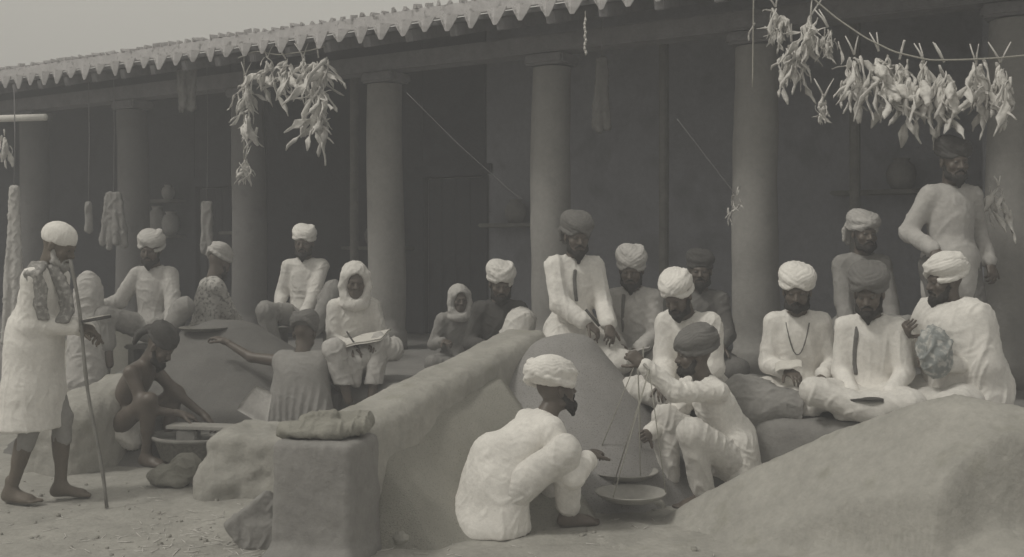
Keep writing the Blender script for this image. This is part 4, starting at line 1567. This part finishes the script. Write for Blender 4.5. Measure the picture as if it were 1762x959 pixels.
o = paperm('paper_fan', None, [wq + np.array(q) for q in ((-.125, 0, -.02), (.01, .03, .15), (.12, .05, .09), (.10, -.02, -.145))], 'white3', .006, .010, 'stiff pale square sheet standing on its corner before the robed figure', 'fan')
# wooden tail of the fan
# pale sack between the old man and the arm, and pale cloth at the far left
blob('full_sack', 'pale rounded sack standing behind the hands of the old man', 'sack', at(152, 545, 9.0), lambda f, c: (f.ell(c + [0, 0, .12], (.12, .12, .26), None, .03), f.ell(c + [.02, 0, -.12], (.15, .14, .18), None, .03), f.cone(c + [0, 0, -.2], c + [0, 0, -.5], .16, .17, .05)), 'white3', .011, .01, .12, 12, .5, .0, None, .8)


# ------------------------------------------------------------------ hanging things
def leafmesh(seed, L=.16, w=.028, twist=1.2, curve=.05):
    """one dried husk leaf hanging along -z, with thickness"""
    r = np.random.RandomState(seed)
    n = 9
    V, F = [], []
    for i in range(n):
        t = i / (n - 1)
        ww = w * (math.sin(math.pi * min(t * .9 + .08, 1)) ** .7) * (1 + .45 * math.sin(t * 9 + seed) + .25 * math.sin(t * 23 + 2 * seed))
        a = twist * t + r.rand() * .25
        cx, cy = curve * math.sin(t * 2.6 + seed), curve * .8 * math.sin(t * 3.4 + seed * 2)
        d = np.array([math.cos(a), math.sin(a), 0]); nn = np.array([-math.sin(a), math.cos(a), 0])
        for k in (-1, -.4, .4, 1):
            V.append(np.array([cx, cy, -L * t]) + d * ww * k + nn * (ww * .45 * k * k + .003))
        for k in (-1, -.4, .4, 1):
            V.append(np.array([cx, cy, -L * t]) + d * ww * k + nn * (ww * .45 * k * k - .003))
    for i in range(n - 1):
        for k in range(3):
            a = i * 8 + k
            F.append((a, a + 1, a + 9, a + 8)); F.append((a + 4, a + 12, a + 13, a + 5))
        F.append((i * 8, i * 8 + 8, i * 8 + 12, i * 8 + 4)); F.append((i * 8 + 3, i * 8 + 7, i * 8 + 15, i * 8 + 11))
    F.append((0, 4, 5, 1)); F.append((1, 5, 6, 2)); F.append((2, 6, 7, 3))
    e = (n - 1) * 8
    F.append((e, e + 1, e + 5, e + 4)); F.append((e + 1, e + 2, e + 6, e + 5)); F.append((e + 2, e + 3, e + 7, e + 6))
    return mesh('husk', np.array(V), F, M['husk'])


LEAF = [leafmesh(i, .14 + .035 * (i % 4), .008 + .0040 * (i % 4), 2 + .7 * i, .020 + .012 * (i % 3)) for i in range(9)]


def cobmesh(seed):
    f = Field(np.array([-.05, -.05, -.22]), np.array([.05, .05, .03]), .0065)
    f.cone((0, 0, -.01), (.004, 0, -.10), .016, .030, .03); f.cone((.004, 0, -.10), (0, .006, -.18), .030, .014, .02)
    V, F = f.nets(1)
    V = rough(V, F, seed, .003, .03)
    return mesh('cob', V, F, M['husk'])


COB = [cobmesh(i) for i in range(3)]
BUNCH = 'pale dried husk bunches hung under the eave'


def bunch(px, py, z, size, n, label, wid=1., seed=0, stem=.12, tall=1.):
    """top of the bunch at the pixel"""
    r = random.Random(seed)
    p = at(px, py, z)
    b = empty('husk_bunch', p, label, 'husk bunch', BUNCH)
    for k in range(2):
        a = r.uniform(-.8, .8)
        tubem('stem', [(0, 0, -.01), (a * stem * .5, 0, stem * .5), (a * stem, r.uniform(-.02, .02), stem)], [.008, .006, .004], M['husk'], b, 5)
    for k in range(int(n * 1.15)):
        t = r.random() ** .8
        isc = r.random() < .12
        o = link('cob' if isc else 'husk', (r.choice(COB) if isc else r.choice(LEAF)), b,
                 (r.gauss(0, .026) * wid * (.5 + 1.7 * t), r.gauss(0, .028) * (.5 + t), -t * size * .66 * tall))
        s_ = size / .34 * r.uniform(.55, 1.5) * (.75 if isc else 1)
        o.scale = (s_, s_, s_)
        o.rotation_euler = (r.gauss(0, .42), r.gauss(0, .48 * wid), r.uniform(0, 6.28))
    return b


def ropeobj(pts, label, rad=.006, name='rope', m='rope'):
    P_ = [np.array(p, float) for p in pts]
    # smooth through the points
    out = []
    for i in range(len(P_) - 1):
        for t in np.linspace(0, 1, 6, endpoint=False):
            out.append(P_[i] * (1 - t) + P_[i + 1] * t)
    out.append(P_[-1])
    out = np.array(out)
    out[1:-1] = (out[:-2] + out[1:-1] * 2 + out[2:]) / 4
    o = tubem(name, out, rad, M[m], None, 6, out[0])
    return tag(o, label, 'rope', 'ropes under the eave')


zr = lambda px: 1889. / (.0705 * (px + 2090))       # depth of the rope line just behind the eave
ropeobj([at(px, py, zr(px)) for px, py in ((1390, -10), (1440, 32), (1490, 66), (1540, 90), (1600, 104), (1660, 103), (1720, 100), (1800, 92), (1900, 70), (2000, 30))], 'sagging rope carrying pale husk bunches at the upper right')
ropeobj([at(px, py, zr(px) + .05) for px, py in ((1297, -30), (1296, 60), (1295, 150))], 'thin straight cord hanging beside the topmost husk bunch', .006, 'cord')
ropeobj([at(px, py, zr(px) + .03) for px, py in ((410, 100), (440, 88), (480, 95), (530, 88), (560, 80))], 'short rope with husk bunches under the teeth at the left', .005)
ropeobj([at(px, py, 8.4) for px, py in ((700, 160), (790, 250), (880, 330), (900, 345))], 'thin slack cord slanting down to the pillar left of the dark-turbaned man', .0022, 'cord', 'woodd')
ropeobj([at(px, py, 7.4) for px, py in ((1165, 205), (1215, 270), (1265, 335))], 'thin cord slanting down to the widest pillar', .0022, 'cord', 'woodd')
right = [(1335, 10, .34, 20, 'upper left husk bunch beside the thin cord at the upper right', 1.0), (1362, 70, .40, 24, 'large husk bunch hanging lowest left of the sagging rope', 1.0), (1395, 25, .38, 18, 'husk bunch on the steep end of the sagging rope', .9),
         (1425, 45, .26, 12, 'slim husk bunch hanging from the steep rope end', .7),
         (1418, 165, .24, 12, 'small low husk bunch under the steep end of the sagging rope', .8), (1470, 92, .44, 18, 'long straggling husk bunch, first on the lower rope', .9), (1512, 86, .50, 22, 'bushy husk bunch tied where the rope starts to level', 1.0),
         (1548, 100, .52, 20, 'long husk bunch reaching lowest in the middle of the sag', .8), (1590, 105, .48, 18, 'narrow husk bunch in the lowest part of the rope', .7), (1625, 105, .52, 20, 'long husk bunch just above the tall standing man', .7),
         (1680, 108, .40, 22, 'broad husk bunch right of the gap in the row', 1.0), (1722, 105, .42, 20, 'last husk bunch on the rope at the right edge', 1.0)]
for i, (px, py, s_, n, lb, wd) in enumerate(right):
    bunch(px, py, zr(px) + .02, s_ * .80, n + 8, lb, wd * .85, 300 + i)
left = [(422, 128, .38, 16, 'husk bunch at the top of the string before the dark pillar', .8), (424, 185, .36, 12, 'thin husk bunch halfway down the string before the dark pillar', .6), (422, 272, .26, 12, 'lowest husk bunch of the string before the dark pillar', .8),
        (460, 98, .32, 14, 'short husk bunch right below the teeth, first from the string', .9), (492, 100, .36, 16, 'middle husk bunch right below the teeth', .9), (522, 96, .30, 12, 'husk bunch just left of the long double one', .8),
        (548, 98, .50, 22, 'long upper husk bunch right of the short ones', .8), (550, 165, .46, 20, 'lower end of the long husk bunch at the left', .8)]
for i, (px, py, s_, n, lb, wd) in enumerate(left):
    bunch(px, py, zr(px) + .05, s_, n + 6, lb, wd, 400 + i)
ropeobj([at(420, py, zr(420) + .05) for py in (90, 180, 280)], 'string of the hanging husk bunches before the dark pillar', .005, 'cord')
bunch(1268, 335, 8.35, .20, 7, 'tiny husk tied to the widest pillar', .9, 500, .06)
bunch(1718, 318, 7.45, .30, 12, 'husk bunch tied to the pillar at the right edge', .7, 501, .06)
bunch(8, 232, 11.6, .30, 10, 'husk bunch hanging at the extreme left edge below the white pole', .7, 502, .06)
# string of small tufts below the eave
b = empty('tuft_string', at(1007, 30, 8.6), 'short string of small white tufts hanging from the teeth in the middle', 'string')
tubem('cord', [(0, 0, .05), (.004, 0, -.12), (0, 0, -.30)], .003, M['rope'], b, 5)
for k in range(9):
    o = link('tuft', COB[k % 3], b, (rnd.uniform(-.006, .006), 0, -.0 - k * .032)); o.scale = (.32, .32, .22)
# pole end at the left
pe = tubem('pole', [at(-60, 207, 11.3), at(10, 204, 11.2), at(79, 202, 11.1)], [.036, .035, .034], M['white2'], None, 10, at(79, 202, 11.1))
tag(pe, 'pale level pole jutting in from the left edge under the eave', 'pole')


def hang(name, label, cat, px, py, z, w, L, m, seed, thick=.03, taper=.7, split=0):
    p = at(px, py, z)
    f = Field(p - [w + .15, .25, L + .15], p + [w + .15, .25, .12], .012)
    for k in np.linspace(-1, 1, 4):
        f.cone(p + [k * w * .5 * taper, 0, 0], p + [k * w * .5, .02 * math.sin(k * 4 + seed), -L * (1 - .12 * abs(math.sin(k * 3 + seed)))], thick * .8, thick, .025)
    V, F = f.nets(1); V = cloth(V, F, seed, .012, .09, .25)
    o = link(name, mesh(name, V - p, F, M[m]), None, tuple(p))
    v_ = float((p - P4) @ VD)
    top = 3.40 + (min(v_, 1.6) + 1.1) * .26 - p[2]
    if top > .1: tubem('cord', [(0, 0, 0), (.01, 0, top * .5), (0, 0, top)], .005, M['woodd'], o, 5)
    return tag(o, label, cat)


hang('hanging_cloth', 'long pale cloth hanging down at the extreme left edge', 'cloth', 24, 325, 10.8, .17, 1.5, 'white3', 3, .034, .25)
hang('hanging_coat', 'dim coat with loose sleeves hanging on the back wall at the left', 'coat', 195, 335, 12.6, .26, .62, 'grey', 4, .04, .5)
hang('hanging_cloth', 'narrow dim cloth hanging left of the dim coat', 'cloth', 152, 350, 12.6, .05, .35, 'grey', 5, .02, 1)
hang('hanging_cloth', 'tapering dim cloth under the teeth at the upper left', 'cloth', 322, 122, 11.6, .13, .42, 'grey2', 6, .03, 1.3)
hang('hanging_cloth', 'long dim cloth bundle hanging in the shade right of the third pale pillar', 'cloth', 1035, 105, 9.4, .11, .62, 'grey2', 7, .03, .5)
hang('hanging_cloth', 'dim cloth hanging behind the man in the printed shirt', 'cloth', 356, 350, 12.3, .08, .6, 'grey', 8, .03, 1)
# jars standing on the back shelves
for i, (u_, h0, r_, h_, lb) in enumerate(((-9.42, 1.702, .13, .30, 'leftmost dim clay jar on the lower back shelf at the left'), (-9.18, 1.702, .12, .40, 'tall pale jar right above the pale turban at the left'), (-8.9, 1.702, .12, .32, 'pale jar at the right end of the lower back shelf'),
                                         (-8.95, 2.192, .09, .20, 'small pale jar on the upper back shelf'), (-5.3, 1.542, .12, .26, 'dim clay jar on the shelf behind the drawn-up knee'), (-7.2, 1.742, .13, .30, 'dark round jar on the shelf behind the husk-hung pillar'), (-3.3, 1.792, .12, .26, 'dim jar on the shelf behind the white head wrap'), (.8, 2.042, .13, .28, 'dim jar on the high shelf left of the widest pillar'))):
    p = uv(u_, 1.54, h0)
    j = lathe('jar', [(r_ * .6, 0), (r_ * .95, h_ * .3), (r_, h_ * .55), (r_ * .8, h_ * .8), (r_ * .5, h_ * .9), (r_ * .62, h_), (r_ * .5, h_ * .99), (r_ * .45, h_ * .8)], M['white3' if i in (1, 2, 3) else 'grey'], None, tuple(p), 24)
    tag(j, lb, 'jar', 'jars at the back of the shop')

# ------------------------------------------------------------------ dusty haze, added to lift the dark tones
hz = bpy.data.materials.new('added_haze')
hz.use_nodes = True
hz.node_tree.nodes.clear()
pv = hz.node_tree.nodes.new('ShaderNodeVolumePrincipled')
pv.inputs['Color'].default_value = (.93, .945, .99, 1)
pv.inputs['Density'].default_value = HAZE
ho = hz.node_tree.nodes.new('ShaderNodeOutputMaterial')
hz.node_tree.links.new(pv.outputs[0], ho.inputs['Volume'])
V, F = boxm((0, 0, 2.6), (141, 141, 4.0))
ho_ = link('haze', mesh('haze', V, F, hz, False))
tag(ho_, 'thin dusty air over the whole place', 'haze', kind='stuff')
